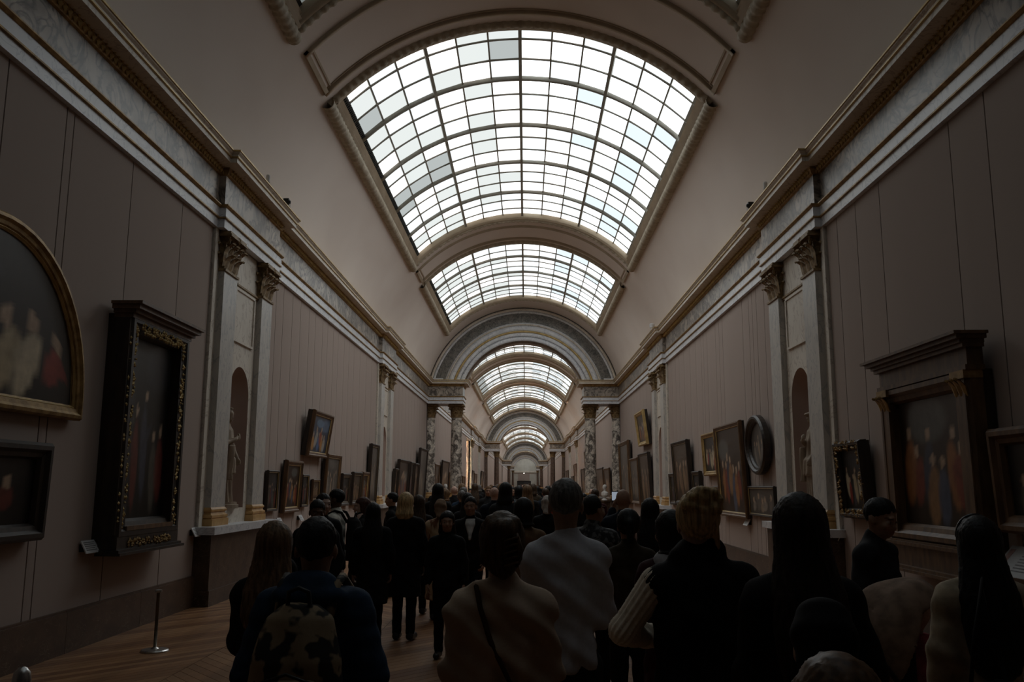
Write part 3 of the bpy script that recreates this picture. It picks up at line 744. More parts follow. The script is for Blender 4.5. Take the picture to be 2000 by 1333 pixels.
painting(-1, 26.3, 27.6, 1.12, 2.95, 'tall arched panel in a dark frame just before the second left pilasters', 'grey', 'wood', M_DARKWOOD, .04, .05, seed=23, group=G1)
G2 = 'paintings before the left pier'
for i, (a, b, z0, z1, lab) in enumerate(((31.2, 32.0, 1.1, 2.3, 'small dark painting first after the second left pilasters'), (32.1, 34.8, 1.1, 2.66, 'large dark painting second after the second left pilasters'),
        (35.2, 36.3, 1.05, 2.64, 'narrow dark painting third after the second left pilasters'), (36.6, 37.9, 1.05, 2.62, 'dark upright painting fourth after the second left pilasters'), (38.1, 40.8, 1.0, 3.33, 'tallest dark framed painting just before the left pier column'))):
    painting(-1, a, b, z0, z1, lab, ('brown', 'warm', 'dark', 'brown', 'grey')[i], 'wood', M_DARKWOOD, .06, .05, hires=False, seed=30 + i, group=G2)
G3 = 'paintings beyond the columned arch'
far = [(-1, 45.0, 47.4, 1.1, 2.8), (-1, 49.0, 53.4, 1.3, 3.1), (-1, 54.2, 56.5, 1.2, 2.5), (-1, 61.5, 64, 1.1, 2.7), (-1, 65, 67.8, 1.1, 2.4), (-1, 76.5, 79, 1.1, 3.0), (-1, 80, 84, 1.2, 2.8), (-1, 92, 97, 1.1, 3.2),
       (1, 46.5, 50.0, 1.0, 2.66), (1, 50.3, 55.4, .95, 2.75), (1, 61, 65, 1.0, 4.2), (1, 66, 70, 1.0, 3.0), (1, 76, 80, 1.0, 3.6), (1, 81, 85, 1.0, 2.6), (1, 91, 96, 1.1, 3.3)]
ORD = ['first', 'second', 'third', 'fourth', 'fifth', 'sixth', 'seventh', 'eighth']
for i, (s, a, b, z0, z1) in enumerate(far):
    painting(s, a, b, z0, z1, 'distant %s framed painting, %s on the %s wall beyond the columned arch' % ('dark' if i % 2 else 'brown', ORD[i if i < 8 else i - 8], 'left' if s < 0 else 'right'), 'brown', 'wood', M_DARKWOOD if i % 2 else M_WALNUT, .05, hires=False, seed=50 + i, group=G3 + (' on the left' if s < 0 else ' on the right'))
t = thing('painting', 'big dark rectangular picture low on the far end wall', 'painting', (-.35, Y_END - .02, .0))
frame_sweep([(-1.9, .9), (1.9, .9), (1.9, 2.9), (-1.9, 2.9)], FR['deep']).obj('frame', M_DARKWOOD, t)
place('canvas', paint_mesh('canvas', lambda u, v: (u * 3.5, 1.05 + v * 1.7), 3.5, 1.7, PAL['dark'], 77, 8, 8), t, (0, -.06, 0))
# --- right wall, near bay
t = painting(1, 8.45, 10.56, 1.12, 2.86, 'large altarpiece style painting in a brown columned frame with cornice, right wall', 'warm', 'deep', M_WALNUT, .01, .10, 'rect', 1.2, seed=61)
mould(t, 'frieze_board', 2.11, 1.72, [(.05, .17, .02), (.17, .14, .0), (.04, .19, .04)], M_WALNUT)
mould(t, 'cornice', 2.11, 1.98, [(.035, .22, .05), (.04, .27, .10), (.03, .31, .14)], M_WALNUT)
mould(t, 'predella', 2.0, -.32, [(.03, .27, .07), (.03, .24, .04), (.22, .17, .0), (.035, .22, .05), (.02, .20, .03)], M_WALNUT)
for sg in (-1, 1):
    MB().box(sg * .92 - .11, sg * .92 + .11, -.16, 0, .04, 1.5).obj('side_pilaster', M_WALNUT, t)
    m = MB(); m.box(sg * .92 - .14, sg * .92 + .14, -.19, 0, 1.64, 1.72)
    for k in range(3): leaf(m, (sg * .92 - .09 + .09 * k, -.15, 1.48), (0, -1), .09, .17, .04)
    m.obj('frame_capital', M_GOLD, t)
t = painting(1, 11.50, 12.50, 1.30, 2.33, 'upright painting in a carved gilded frame beside the right niche pilaster', 'pale', 'deep', M_DARKWOOD, .06, .04, 'rect', .8, seed=62)
for a in ((-.47, -.36, .02, 1.0), (.36, .47, .02, 1.0), (-.45, .45, .02, .12), (-.45, .45, .92, 1.02)):
    ornament(t, a[0], a[1], a[2], a[3], -.10, 60, int(62 + a[0] * 10 + a[2] * 7), M_GOLD, .024)
painting(1, 6.6, 8.33, 1.31, 2.26, 'dark wood framed painting cut off by the right edge', 'dark', 'deep', M_WALNUT, .05, seed=63)
# --- right wall, middle bay
G4 = 'paintings on the middle right wall'
painting(1, 16.1, 17.5, 1.93, 3.06, 'oval portrait in a black frame on the right wall', 'grey', 'deep', M_DARKWOOD, .04, .04, 'oval', .95, seed=64, group=G4)
painting(1, 17.85, 20.25, 1.07, 3.05, 'large upright brown framed painting left of the oval portrait', 'warm', 'gilt', M_WALNUT, .05, .05, seed=65, group=G4)
painting(1, 20.45, 21.95, 1.96, 2.98, 'gold framed picture with oval mount, hung high beside the large upright one', 'pale', 'gilt', M_GOLD, .05, .05, seed=66, group=G4)
painting(1, 15.95, 17.80, 1.15, 1.72, 'low wide dark panel hung under the oval portrait', 'grey', 'thin', M_DARKWOOD, .04, seed=67, group=G4)
painting(1, 20.4, 21.1, 1.13, 1.72, 'small panel hung low under the gold oval mount picture', 'brown', 'thin', M_DARKWOOD, .03, seed=68, group=G4)
painting(1, 23.75, 26.2, 1.20, 2.97, 'big dark upright painting behind the blonde woman with a bun', 'brown', 'wood', M_DARKWOOD, .06, .06, seed=69, group=G4)
painting(1, 26.35, 27.35, 1.16, 2.10, 'small dark painting just before the second right pilasters', 'dark', 'wood', M_DARKWOOD, .04, seed=70, group=G4)
painting(1, 22.6, 23.65, 1.25, 2.10, 'small black framed panel right of the big dark upright painting', 'dark', 'wood', M_DARKWOOD, .04, seed=71, group=G4)
painting(1, 31.6, 33.9, 3.2, 4.46, 'gold framed painting hung high alone near the right pier', 'warm', 'gilt', M_GOLDL, .12, .10, fscale=1.3, seed=72)
painting(1, 37.4, 41.0, .95, 3.65, 'very tall brown framed painting nearest the right pier column', 'grey', 'wood', M_WALNUT, .03, .06, fscale=1.5, seed=73)
painting(1, 34.5, 37.1, 1.0, 2.82, 'arched brown framed painting second from the right pier', 'grey', 'wood', M_WALNUT, .05, .05, seed=74)
painting(1, 31.4, 34.1, 1.0, 2.92, 'dark framed painting under the high gold one by the right pier', 'brown', 'wood', M_DARKWOOD, .05, .05, seed=75)

# ================================================================== SMALL FITTINGS
def plaque(s, y, z, label, w=.30, h=.15):
    t = thing('wall_label', label, 'label', (s * W, y, z), math.pi / 2 if s < 0 else -math.pi / 2)
    MB().box(-w / 2 + .03, w / 2 - .03, -.05, 0, -.03, .05).obj('bracket', M_BLACKMETAL, t)
    c = MB().box(-w / 2, w / 2, -.012, .0, 0, h).obj('card', M_WHITE, t); c.location = (0, -.09, -.05); c.rotation_euler = (-.5, 0, 0)
    m = MB()
    for k in range(5): m.box(-w / 2 + .03, w / 2 - .04 - .03 * (k % 2), -.0135, -.012, h - .03 - .022 * k, h - .022 - .022 * k)
    o = m.obj('text_lines', cloth('print', (.18, .18, .18)), c)
    return t
plaque(-1, 9.62, 1.03, 'white text label on the left wall between the two near frames')
plaque(-1, 12.68, 1.03, 'white text label on the left wall next to the niche pilaster', .2, .14)
plaque(-1, 17.0, 1.02, 'small white label below the upright brown painting on the left', .26, .13)
plaque(-1, 18.6, 1.02, 'small white label below the narrow dark panel on the left', .26, .13)
plaque(1, 21.9, .98, 'small white label on the right wall, further of the two by the large painting', .3, .14)
plaque(1, 18.1, .98, 'small white label on the right wall below the low wide panel', .34, .15)
plaque(1, 12.88, 1.0, 'white label on the right wall beside the niche pilaster', .22, .14)
t = thing('information_panel', 'slanted white information board on the right wall at the picture edge', 'panel', (W, 8.05, .93), -math.pi / 2)
MB().box(-.03, .03, -.16, 0, -.02, .06).obj('arm', M_BLACKMETAL, t)
c = MB().box(-.28, .28, -.015, 0, 0, .34).obj('board', surf_mat('grey_card', (.33, .33, .33), (.38, .38, .38), .7), t); c.location = (0, -.26, .0); c.rotation_euler = (-.75, 0, 0)
m = MB(); m.box(-.25, -.17, -.0165, -.015, .05, .30); m.obj('printed_picture', cloth('print_red', (.34, .22, .20)), c)
m = MB()
for k in range(7): m.box(.0, .24 - .03 * (k % 3), -.0165, -.015, .06 + .033 * k, .072 + .033 * k)
m.obj('text_lines', cloth('print', (.18, .18, .18)), c)
# stanchions
def stanchion(loc, h, rp, rb, label, cap):
    t = thing('stanchion', label, 'stanchion', loc)
    MB().lathe([(rb, 0), (rb, .012), (rb * .92, .022), (rb * .3, .03), (rp * 1.3, .045)], 32).obj('base', M_STEEL, t, False)
    MB().lathe([(rp, .03), (rp, h - .03)], 20).obj('post', M_STEEL if cap == 'dome' else surf_mat('dark_bronze', (.10, .08, .055), (.16, .13, .09), .4, (9, 9, 9), 2, .6), t, True)
    if cap == 'dome':
        MB().lathe([(rp * 1.05, h - .10), (rp * 1.1, h - .03), (rp * .95, h + .005), (rp * .5, h + .025), (.002, h + .03)], 20).obj('cap', M_STEEL, t, True)
        MB().box(-.012, .012, -rp * 1.25, -rp * .8, h - .10, h - .05).obj('belt_slot', M_BLACKMETAL, t)
    else:
        MB().lathe([(rp * .9, h - .03), (rp * 2.1, h - .02), (rp * 2.1, h), (rp * .6, h + .006)], 20).obj('cap', M_STEEL, t)
stanchion((-3.74, 9.45, 0), .62, .017, .14, 'low thin stanchion with round foot on the parquet at left', 'flat')
stanchion((-1.955, 3.75, 0), .945, .034, .16, 'chrome belt post with domed top in the bottom left corner', 'dome')
# security cameras and small boxes on the cornice
for s, y, nm in ((-1, 15.3, 'left'), (1, 15.55, 'right')):
    t = thing('security_camera', 'small black security camera on the %s cornice above the pilasters' % nm, 'camera', (s * (W - .40), y, 6.715), 0)
    MB().box(-.03, .03, -.03, .03, 0, .04).obj('foot', M_STEEL, t); MB().box(-.03 , .03, -.02, .12, .03, .12).obj('mount', M_WALNUT, t)
    MB().box(-.05, .05, -.08, .0, .05, .15).obj('body', M_BLACKMETAL, t)
    MB().lathe([(.03, 0), (.035, .03), (.03, .05)], 12).obj('lens', M_BLACKMETAL, t, loc=(-s * .05, -.05, .06))
    t = thing('sensor', 'small white tube shaped sensor on the %s cornice' % nm, 'sensor', (s * (W - .40), 14.1 if s < 0 else 14.5, 6.715))
    MB().lathe([(.02, 0), (.02, .05), (.035, .055), (.035, .16), (.025, .18)], 14).obj('body', M_WHITE, t); MB().box(-.03, .03, -.05, .05, 0, .015).obj('foot', M_STEEL, t)
t = thing('sensor', 'white lamp shaped sensor on the right cornice over the second pilasters', 'sensor', (W - .40, 28.2, 6.715))
MB().lathe([(.05, 0), (.05, .08), (.08, .10), (.09, .2), (.06, .24)], 14).obj('body', M_WHITE, t); MB().box(-.06, .06, -.06, .06, 0, .01).obj('foot', M_STEEL, t)
# ================================================================== PEOPLE: implicit surfaces polygonised with surface nets
def axis(lo, hi, step, fine=()):
    """grid coordinates from lo to hi, with smaller steps inside the fine ranges [(a, b, s)]"""
    x = lo; out = [lo]
    while x < hi:
        st = step
        for a, b, s_ in fine:
            if a - step * .5 < x < b: st = min(st, s_)
        x += st; out.append(x)
    return np.array(out, dtype=np.float32)
class SDF:
    def __init__(s, xs, ys, zs):
        s.xs, s.ys, s.zs = xs, ys, zs
        s.F = np.full((len(xs), len(ys), len(zs)), 1.0, np.float32)
        s.x0 = None
    def sub(s, lo, hi, m=.09):
        a = []
        for ax, l, h in zip((s.xs, s.ys, s.zs), lo, hi):
            i = max(0, int(np.searchsorted(ax, l - m)) - 1); j = min(len(ax), int(np.searchsorted(ax, h + m)) + 1)
            a.append(slice(i, max(j, i + 1)))
        X = s.xs[a[0]][:, None, None]; Y = s.ys[a[1]][None, :, None]; Z = s.zs[a[2]][None, None, :]
        return tuple(a), X, Y, Z
    def merge(s, sl, d, k):
        f = s.F[sl]
        if k < 0:      # smooth subtraction
            k = -k; h = np.clip(k - np.abs(f + d), 0, None) / k; s.F[sl] = np.maximum(f, -d) + h * h * k / 4
        else:
            h = np.clip(k - np.abs(f - d), 0, None) / k; s.F[sl] = np.minimum(f, d) - h * h * k / 4
    def cap(s, a, b, ra, rb, k=.03):
        a, b = np.array(a, float), np.array(b, float); r = max(ra, rb)
        sl, X, Y, Z = s.sub(np.minimum(a, b) - r, np.maximum(a, b) + r)
        d = b - a; L = float(d @ d) + 1e-9
        t = np.clip(((X - a[0]) * d[0] + (Y - a[1]) * d[1] + (Z - a[2]) * d[2]) / L, 0, 1)
        q = np.sqrt((X - a[0] - t * d[0]) ** 2 + (Y - a[1] - t * d[1]) ** 2 + (Z - a[2] - t * d[2]) ** 2) - (ra + (rb - ra) * t)
        s.merge(sl, q, k); return s
    def ell(s, c, r, k=.02, rot=None):
        m = max(r) if rot is not None else 0
        sl, X, Y, Z = s.sub([c[i] - (m or r[i]) for i in range(3)], [c[i] + (m or r[i]) for i in range(3)])
        x, y, z = X - c[0], Y - c[1], Z - c[2]
        if rot is not None: x, y, z = [rot[0][i] * x + rot[1][i] * y + rot[2][i] * z for i in range(3)]
        k0 = np.sqrt((x / r[0]) ** 2 + (y / r[1]) ** 2 + (z / r[2]) ** 2); k1 = np.sqrt((x / r[0] ** 2) ** 2 + (y / r[1] ** 2) ** 2 + (z / r[2] ** 2) ** 2)
        s.merge(sl, k0 * (k0 - 1) / np.maximum(k1, 1e-6), k); return s
    def box(s, c, hs, rd, k=.01):
        sl, X, Y, Z = s.sub([c[i] - hs[i] for i in range(3)], [c[i] + hs[i] for i in range(3)])
        q = [np.abs(A - c[i]) - hs[i] + rd for i, A in enumerate((X, Y, Z))]
        d = np.sqrt(sum(np.maximum(v, 0) ** 2 for v in q)) + np.minimum(np.maximum(np.maximum(q[0], q[1]), q[2]), 0) - rd
        s.merge(sl, d, k); return s
    def loft(s, rows, k=.03, fold=0.0, nf=9, ph=0.0):
        """stacked ellipses: rows of (z, cx, cy, rx, ry), bottom to top"""
        rows = sorted(rows); zz = [r[0] for r in rows]
        lo = [min(r[1] - r[3] for r in rows), min(r[2] - r[4] for r in rows), zz[0]]; hi = [max(r[1] + r[3] for r in rows), max(r[2] + r[4] for r in rows), zz[-1]]
        sl, X, Y, Z = s.sub(lo, hi)
        cx, cy, rx, ry = [np.interp(Z, zz, [r[i] for r in rows]) for i in (1, 2, 3, 4)]
        x, y = X - cx, Y - cy
        k0 = np.sqrt((x / rx) ** 2 + (y / ry) ** 2); k1 = np.sqrt((x / rx ** 2) ** 2 + (y / ry ** 2) ** 2)
        d = k0 * (k0 - 1) / np.maximum(k1, 1e-6)
        if fold:
            th = np.arctan2(y, x); d = d + fold * np.sin(nf * th + ph + 4 * np.sin(Z * 3)) * np.clip((zz[-1] - Z) / (zz[-1] - zz[0]), 0, 1)
        d = np.maximum(np.maximum(d, Z - zz[-1]), zz[0] - Z)
        s.merge(sl, d, k); return s
    def cut(s, fn, k=.02):
        """keep only where fn(X,Y,Z) < 0"""
        d = fn(s.xs[:, None, None], s.ys[None, :, None], s.zs[None, None, :])
        f = s.F; h = np.clip(k - np.abs(f - d), 0, None) / k; s.F = np.maximum(f, d) + h * h * k / 4; return s
    def ripple(s, fn):
        s.F = s.F + fn(s.xs[:, None, None], s.ys[None, :, None], s.zs[None, None, :]); return s
    def mesh(s, name, mat, colfn=None):
        F, xs, ys, zs = s.F, s.xs, s.ys, s.zs
        F = F.copy(); F[0], F[-1], F[:, 0], F[:, -1], F[:, :, 0], F[:, :, -1] = 1, 1, 1, 1, 1, 1
        nx, ny, nz = F.shape; ins = F < 0
        c = ins[:-1, :-1, :-1].astype(np.int8)
        for dx in (0, 1):
            for dy in (0, 1):
                for dz in (0, 1):
                    if dx or dy or dz: c = c + ins[dx:nx - 1 + dx, dy:ny - 1 + dy, dz:nz - 1 + dz]
        act = (c > 0) & (c < 8); I, J, K = np.nonzero(act)
        if len(I) == 0: return bpy.data.meshes.new(name)
        idx = np.full(act.shape, -1, np.int32); idx[I, J, K] = np.arange(len(I))
        acc = np.zeros((len(I), 3)); cnt = np.zeros(len(I))
        co = [(a, b, d) for a in (0, 1) for b in (0, 1) for d in (0, 1)]
        for a in co:
            for ax in range(3):
                if a[ax]: continue
                b = list(a); b[ax] = 1
                fa = F[I + a[0], J + a[1], K + a[2]]; fb = F[I + b[0], J + b[1], K + b[2]]
                m = (fa < 0) != (fb < 0); t = np.where(m, fa / np.where(m, fa - fb, 1), 0)
                pa = [xs[I + a[0]], ys[J + a[1]], zs[K + a[2]]]; pb = [xs[I + b[0]], ys[J + b[1]], zs[K + b[2]]]
                for q in range(3): acc[:, q] += np.where(m, pa[q] + t * (pb[q] - pa[q]), 0)
                cnt += m
        V = acc / cnt[:, None]
        quads = []
        for ax in range(3):
            o = [slice(1, -1)] * 3; o[ax] = slice(0, -1); o2 = list(o); o2[ax] = slice(1, None)
            A, B = ins[tuple(o)], ins[tuple(o2)]
            p, q, r = np.nonzero(A != B); off = [1, 1, 1]; off[ax] = 0
            p, q, r = p + off[0], q + off[1], r + off[2]
            u, v = [(1, 2), (2, 0), (0, 1)][ax]
            def g(du, dv):
                d = [0, 0, 0]; d[u] = -du; d[v] = -dv
                return idx[p + d[0], q + d[1], r + d[2]]
            Q = np.stack([g(1, 1), g(0, 1), g(0, 0), g(1, 0)], 1)
            fl = ~ins[p, q, r]; Q[fl] = Q[fl][:, ::-1]
            quads.append(Q)
        Q = np.concatenate(quads); Q = Q[(Q >= 0).all(1)]
        me = bpy.data.meshes.new(name)
        me.vertices.add(len(V)); me.vertices.foreach_set('co', V.astype(np.float32).ravel())
        me.loops.add(Q.size); me.loops.foreach_set('vertex_index', Q.ravel().astype(np.int32))
        me.polygons.add(len(Q)); me.polygons.foreach_set('loop_start', np.arange(0, Q.size, 4, dtype=np.int32)); me.polygons.foreach_set('loop_total', np.full(len(Q), 4, np.int32))
        me.polygons.foreach_set('use_smooth', np.ones(len(Q), bool))
        me.update(calc_edges=True); me.validate()
        if colfn is not None:
            at = me.color_attributes.new('Col', 'FLOAT_COLOR', 'POINT'); at.data.foreach_set('color', colfn(V).astype(np.float32).ravel())
        me.materials.append(mat)
        return me

def rotm(yaw=0, pitch=0, roll=0):
    return np.array((Matrix.Rotation(yaw, 3, 'Z') @ Matrix.Rotation(pitch, 3, 'X') @ Matrix.Rotation(roll, 3, 'Y')))
NECK = np.array((0, -.012, 1.50))
def hp(p, R): return NECK + R @ (np.array(p) - NECK)          # point on the turned head
def add_head(S, R, k=.02):
    e = lambda c, r, kk=k: S.ell(hp(c, R), r, kk, R.T)
    e((0, -.008, 1.655), (.077, .098, .094)); e((0, .028, 1.60), (.061, .072, .098)); e((0, .058, 1.548), (.036, .036, .028), .03)
    S.cap(hp((0, .088, 1.633), R), hp((0, .112, 1.592), R), .009, .015, .014)
    e((0, .083, 1.646), (.052, .018, .011), .02)
    for sx in (-1, 1):
        e((sx * .033, .118, 1.626), (.021, .03, .013), -.012); e((sx * .032, .088, 1.625), (.013, .013, .012), .004)
        e((sx * .079, -.004, 1.612), (.010, .024, .034), .008); e((sx * .040, .075, 1.592), (.024, .022, .022), .02)
    e((0, .096, 1.567), (.024, .012, .007), .006); e((0, .094, 1.556), (.020, .012, .007), .006)
    S.cap((0, -.02, 1.40), hp((0, -.005, 1.57), R), .060, .052, .03)
def face_col(R, tone, stub=0.0):
    tone = np.array(tone)
    def fn(V):
        C = np.ones((len(V), 4)); C[:, :3] = tone
        q = (V - NECK) @ R + NECK               # back to the unturned head
        x, y, z = q[:, 0], q[:, 1], q[:, 2]; fr = y > .055
        def put(m, c, a=1.0): C[m, :3] = C[m, :3] * (1 - a) + np.array(c) * a
        for sx in (-1, 1):
            put(fr & (((x - sx * .033) / .024) ** 2 + ((z - 1.648) / .006) ** 2 < 1), tone * .18, .8)
            put(fr & (((x - sx * .032) / .014) ** 2 + ((z - 1.626) / .006) ** 2 < 1), (.30, .28, .26), .5)
            put(fr & (((x - sx * .032) / .008) ** 2 + ((z - 1.626) / .008) ** 2 < 1), (.02, .015, .012), 1)
            put(fr & (((x - sx * .04) / .02) ** 2 + ((z - 1.59) / .02) ** 2 < 1), tone * np.array((1.1, .85, .82)), .4)
        put(fr & ((x / .026) ** 2 + ((z - 1.562) / .013) ** 2 < 1), tone * np.array((.80, .52, .50)), .7)
        if stub: put((y > .03) & (z < 1.575) & (z > 1.49) & ~(fr & ((x / .026) ** 2 + ((z - 1.562) / .012) ** 2 < 1)), tone * .12, stub)
        return C
    return fn
def add_hand(S, w, d, n, t, sc=1.0, curl=.5):
    """palm and five separate fingers from wrist w along d, palm facing n, thumb on side t"""
    w, d, n, t = [np.array(v, float) for v in (w, d, n, t)]
    d /= np.linalg.norm(d); n = n - d * (n @ d); n /= np.linalg.norm(n); t = t - d * (t @ d) - n * (t @ n); t /= np.linalg.norm(t)
    L = (.068, .076, .071, .056)
    for i in range(4):
        o = t * (.030 - .020 * i); kn = w + d * .088 * sc + o * sc
        S.cap(w + d * .01 + o * .5, kn, .014 * sc, .012 * sc, .012)
        a = curl; v1 = d * math.cos(a) + n * math.sin(a); v2 = d * math.cos(2.1 * a) + n * math.sin(2.1 * a)
        m = kn + v1 * L[i] * .5 * sc; S.cap(kn, m, .0095 * sc, .009 * sc, .004); S.cap(m, m + v2 * L[i] * .5 * sc, .009 * sc, .0075 * sc, .004)
    b = w + d * .03 * sc + t * .022 * sc; m = b + (d * .7 + t * .55 + n * .35) * .042 * sc
    S.cap(b, m, .014 * sc, .0105 * sc, .01); S.cap(m, m + (d * .85 + t * .1 + n * .5) * .036 * sc, .010 * sc, .0085 * sc, .004)

ARMS = dict(down=((.235, -.02, 1.13), (.245, .05, .89)), front=((.210, .04, 1.11), (.08, .21, 1.06)), fold=((.25, .06, 1.13), (-.02, .20, 1.14)), pocket=((.255, -.03, 1.13), (.20, .10, .93)),
            phone=((.27, .17, 1.30), (.17, .33, 1.54)), up=((.25, .12, 1.22), (.17, .25, 1.52)), elbow=((.30, -.03, 1.14), (.12, .18, 1.10)))
def person(label, x, y, h, rz, top, topmat, legmat, hair, hairm, tone=(.42, .27, .20), armL='down', armR='down', head=(0, 0), build=1.0, res=.014, shoes=None, hands=True, stub=0.0, stance=.085, neck='collar', group=None, lean=0.0, bag=None, folds=.006, hem=None, sleeves=None):
    """a standing visitor facing local +y, feet on the floor; rz turns the figure"""
    P = thing('person', label, 'person', (x, y, 0), rz, group)
    P.scale = (h / 1.75,) * 3
    R = rotm(head[0], head[1]); B = build
    arms = []
    for sx, a in ((-1, armL), (1, armR)):
        E, Wr = [np.array(v, float) for v in (ARMS[a] if isinstance(a, str) else a)]
        arms.append((np.array((sx * .172 * B, -.012, 1.372)), E * np.array((sx * B, 1, 1)), Wr * np.array((sx * B, 1, 1)), sx, a))
    # --- body: one continuous skin surface
    wz = [w[2] for _, _, w, _, _ in arms]
    fz = [(1.47, 1.77, .0085)] + [(w[2] - .2, w[2] + .1, .011) for _, _, w, _, _ in arms if hands]
    S = SDF(axis(-.40, .40, .022, [(-.09, .09, .0085)] + ([(w[0] - .07, w[0] + .07, .012) for _, _, w, _, _ in arms] if hands else [])),
            axis(-.20, .46, .022, [(.03, .15, .0085)] + ([(w[1] - .06, w[1] + .12, .012) for _, _, w, _, _ in arms] if hands else [])), axis(-.01, 1.80, .026, fz))
    S.loft([(.86, 0, 0, .13 * B, .09), (1.05, 0, 0, .12 * B, .08), (1.25, 0, 0, .145 * B, .095), (1.40, 0, -.01, .13 * B, .07), (1.46, 0, -.012, .06, .055)], .05)
    for sx in (-1, 1):
        S.cap((sx * .08, 0, .90), (sx * stance, .01, .48), .075, .05, .03); S.cap((sx * stance, .01, .48), (sx * stance, -.01, .07), .048, .032, .02)
        S.cap((sx * stance, -.02, .045), (sx * stance * 1.15, .12, .03), .034, .026, .02)
    for sh, E, Wr, sx, a in arms:
        S.cap(sh, E, .044, .036, .04); S.cap(E, Wr, .036, .025, .02)
        if hands:
            d = (Wr - E) / np.linalg.norm(Wr - E)
            add_hand(S, Wr, d, (-sx, 0, 0) if a in ('down', 'pocket') else (0, 0, 1) if a == 'fold' else (0, -.3, 1) if a in ('front', 'elbow') else (-sx, -.2, .1), (0, 1, 0) if a in ('down', 'pocket') else (-sx * .2, 0, 1), 1.0, .5)
        else: S.ell(Wr + (Wr - E) / np.linalg.norm(Wr - E) * .06, (.035, .035, .05))
    add_head(S, R)
    body = place('body', S.mesh('body', M_SKIN, face_col(R, tone, stub)), P)
    # --- clothing
    hem_z = hem if hem else dict(jacket=.83, coat=.52, sweater=.86, long=.30, puffer=.80, dress=.36)[top]
    S = SDF(axis(-.42, .42, res * 1.15), axis(-.30, .46, res * 1.15), axis(hem_z - .03, 1.58, res * 1.15))
    g = dict(jacket=.028, coat=.035, sweater=.026, long=.035, puffer=.05, dress=.02)[top]
    rows = [(1.43, 0, -.012, .085 * B, .078), (1.36, 0, -.012, (.145 + g * .5) * B, .092 + g * .5), (1.25, 0, 0, (.158 + g) * B, .108 + g), (1.05, 0, 0, (.135 + g) * B, .092 + g), (.92, 0, 0, (.158 + g) * B, .108 + g)]
    if hem_z < .80: rows += [(hem_z, 0, 0, (.165 + g * 1.6) * B, .118 + g * 1.5)]
    else: rows += [(hem_z, 0, 0, (.152 + g) * B, .106 + g)]
    rows = [(z, a, b, c, d) for z, a, b, c, d in rows if z >= hem_z]
    S.loft(rows, .03, folds, 7, x * 3)
    S.cap((-.14 * B, -.012, 1.378), (.14 * B, -.012, 1.378), .052 + g * .35, .052 + g * .35, .05)
    for sx in (-1, 1): S.cap((sx * .03, -.02, 1.435), (sx * .165 * B, -.014, 1.372), .058, .050 + g * .4, .05)
    S.cap((0, -.03, 1.38), (0, -.015, 1.45), .10, .062, .05)
    def sleeve(T, sh, E, Wr, g):
        W2 = E + (Wr - E) * .93
        T.cap(sh, E, .056 + g * .6, .047 + g * .6, .045); T.cap(E, W2, .046 + g * .6, .035 + g * .5, .03)
        for q in (.25, .45, .65): T.ell(E + (W2 - E) * q, (.047 + g * .5,) * 3, .02)
    for sh, E, Wr, sx, a in arms:
        if sleeves is None or sx > 0: sleeve(S, sh, E, Wr, g)
        else:
            lo, hi = np.minimum(np.minimum(sh, E), Wr) - .09, np.maximum(np.maximum(sh, E), Wr) + .09
            T = SDF(*[axis(lo[i], hi[i], .008) for i in range(3)]); sleeve(T, sh, E, Wr, .016)
            dd = (E - sh) / np.linalg.norm(E - sh)
            uu = np.cross(dd, (0, 1, 0)); uu /= np.linalg.norm(uu); vv = np.cross(dd, uu)
            T.ripple(lambda X, Y, Z: .0048 * np.sin(15 * np.arctan2((X - sh[0]) * uu[0] + (Y - sh[1]) * uu[1] + (Z - sh[2]) * uu[2], (X - sh[0]) * vv[0] + (Y - sh[1]) * vv[1] + (Z - sh[2]) * vv[2])))
            place('sleeve', T.mesh('sleeve', sleeves), P)
    if neck == 'collar': S.cap((0, -.03, 1.44), (0, -.01, 1.495), .072, .066, .015)
    if neck == 'hood':
        S.ell((0, -.10, 1.44), (.145, .085, .075), .03); S.ell((0, -.085, 1.50), (.10, .05, .04), .03)
    if neck == 'scarf': S.cap((-.04, 0, 1.47), (.04, 0, 1.49), .085, .085, .02)
    if neck == 'crew': S.cap((0, -.022, 1.44), (0, -.012, 1.478), .072, .069, .006)
    if neck in ('open',): S.cut(lambda X, Y, Z: np.minimum(np.minimum(.05 - np.abs(X) - (1.45 - Z) * -.0 + (Z - 1.47) * .35, Y - .04), Z - 1.16) + 0 * X, .01)
    if top == 'puffer': S.ripple(lambda X, Y, Z: -.007 * np.abs(np.sin(Z * 38)) + 0 * X + 0 * Y)
    else: S.ripple(lambda X, Y, Z: (.0035 * np.sin(X * 23 + Z * 31 + 2 * np.sin(Y * 17)) + .0025 * np.sin(Z * 57 + X * 41 + Y * 13)) * (folds / .006))
    tp = place({'jacket': 'jacket', 'coat': 'coat', 'sweater': 'sweater', 'long': 'long_coat', 'puffer': 'padded_jacket', 'dress': 'dress'}[top], S.mesh('top', topmat), P)
    # --- trousers and shoes
    S = SDF(axis(-.26, .26, res * 1.3), axis(-.18, .2, res * 1.3), axis(.03, 1.02, res * 1.5))
    S.loft([(.84, 0, 0, .155 * B, .112), (.98, 0, 0, .14 * B, .1)], .04)
    for sx in (-1, 1):
        S.cap((sx * .082, 0, .88), (sx * stance, .012, .48), .092, .066, .03); S.cap((sx * stance, .012, .48), (sx * stance, -.01, .10), .066, .056, .02)
    S.ripple(lambda X, Y, Z: .003 * np.sin(Z * 44 + X * 30) + 0 * Y)
    place('trousers', S.mesh('trousers', legmat), P)
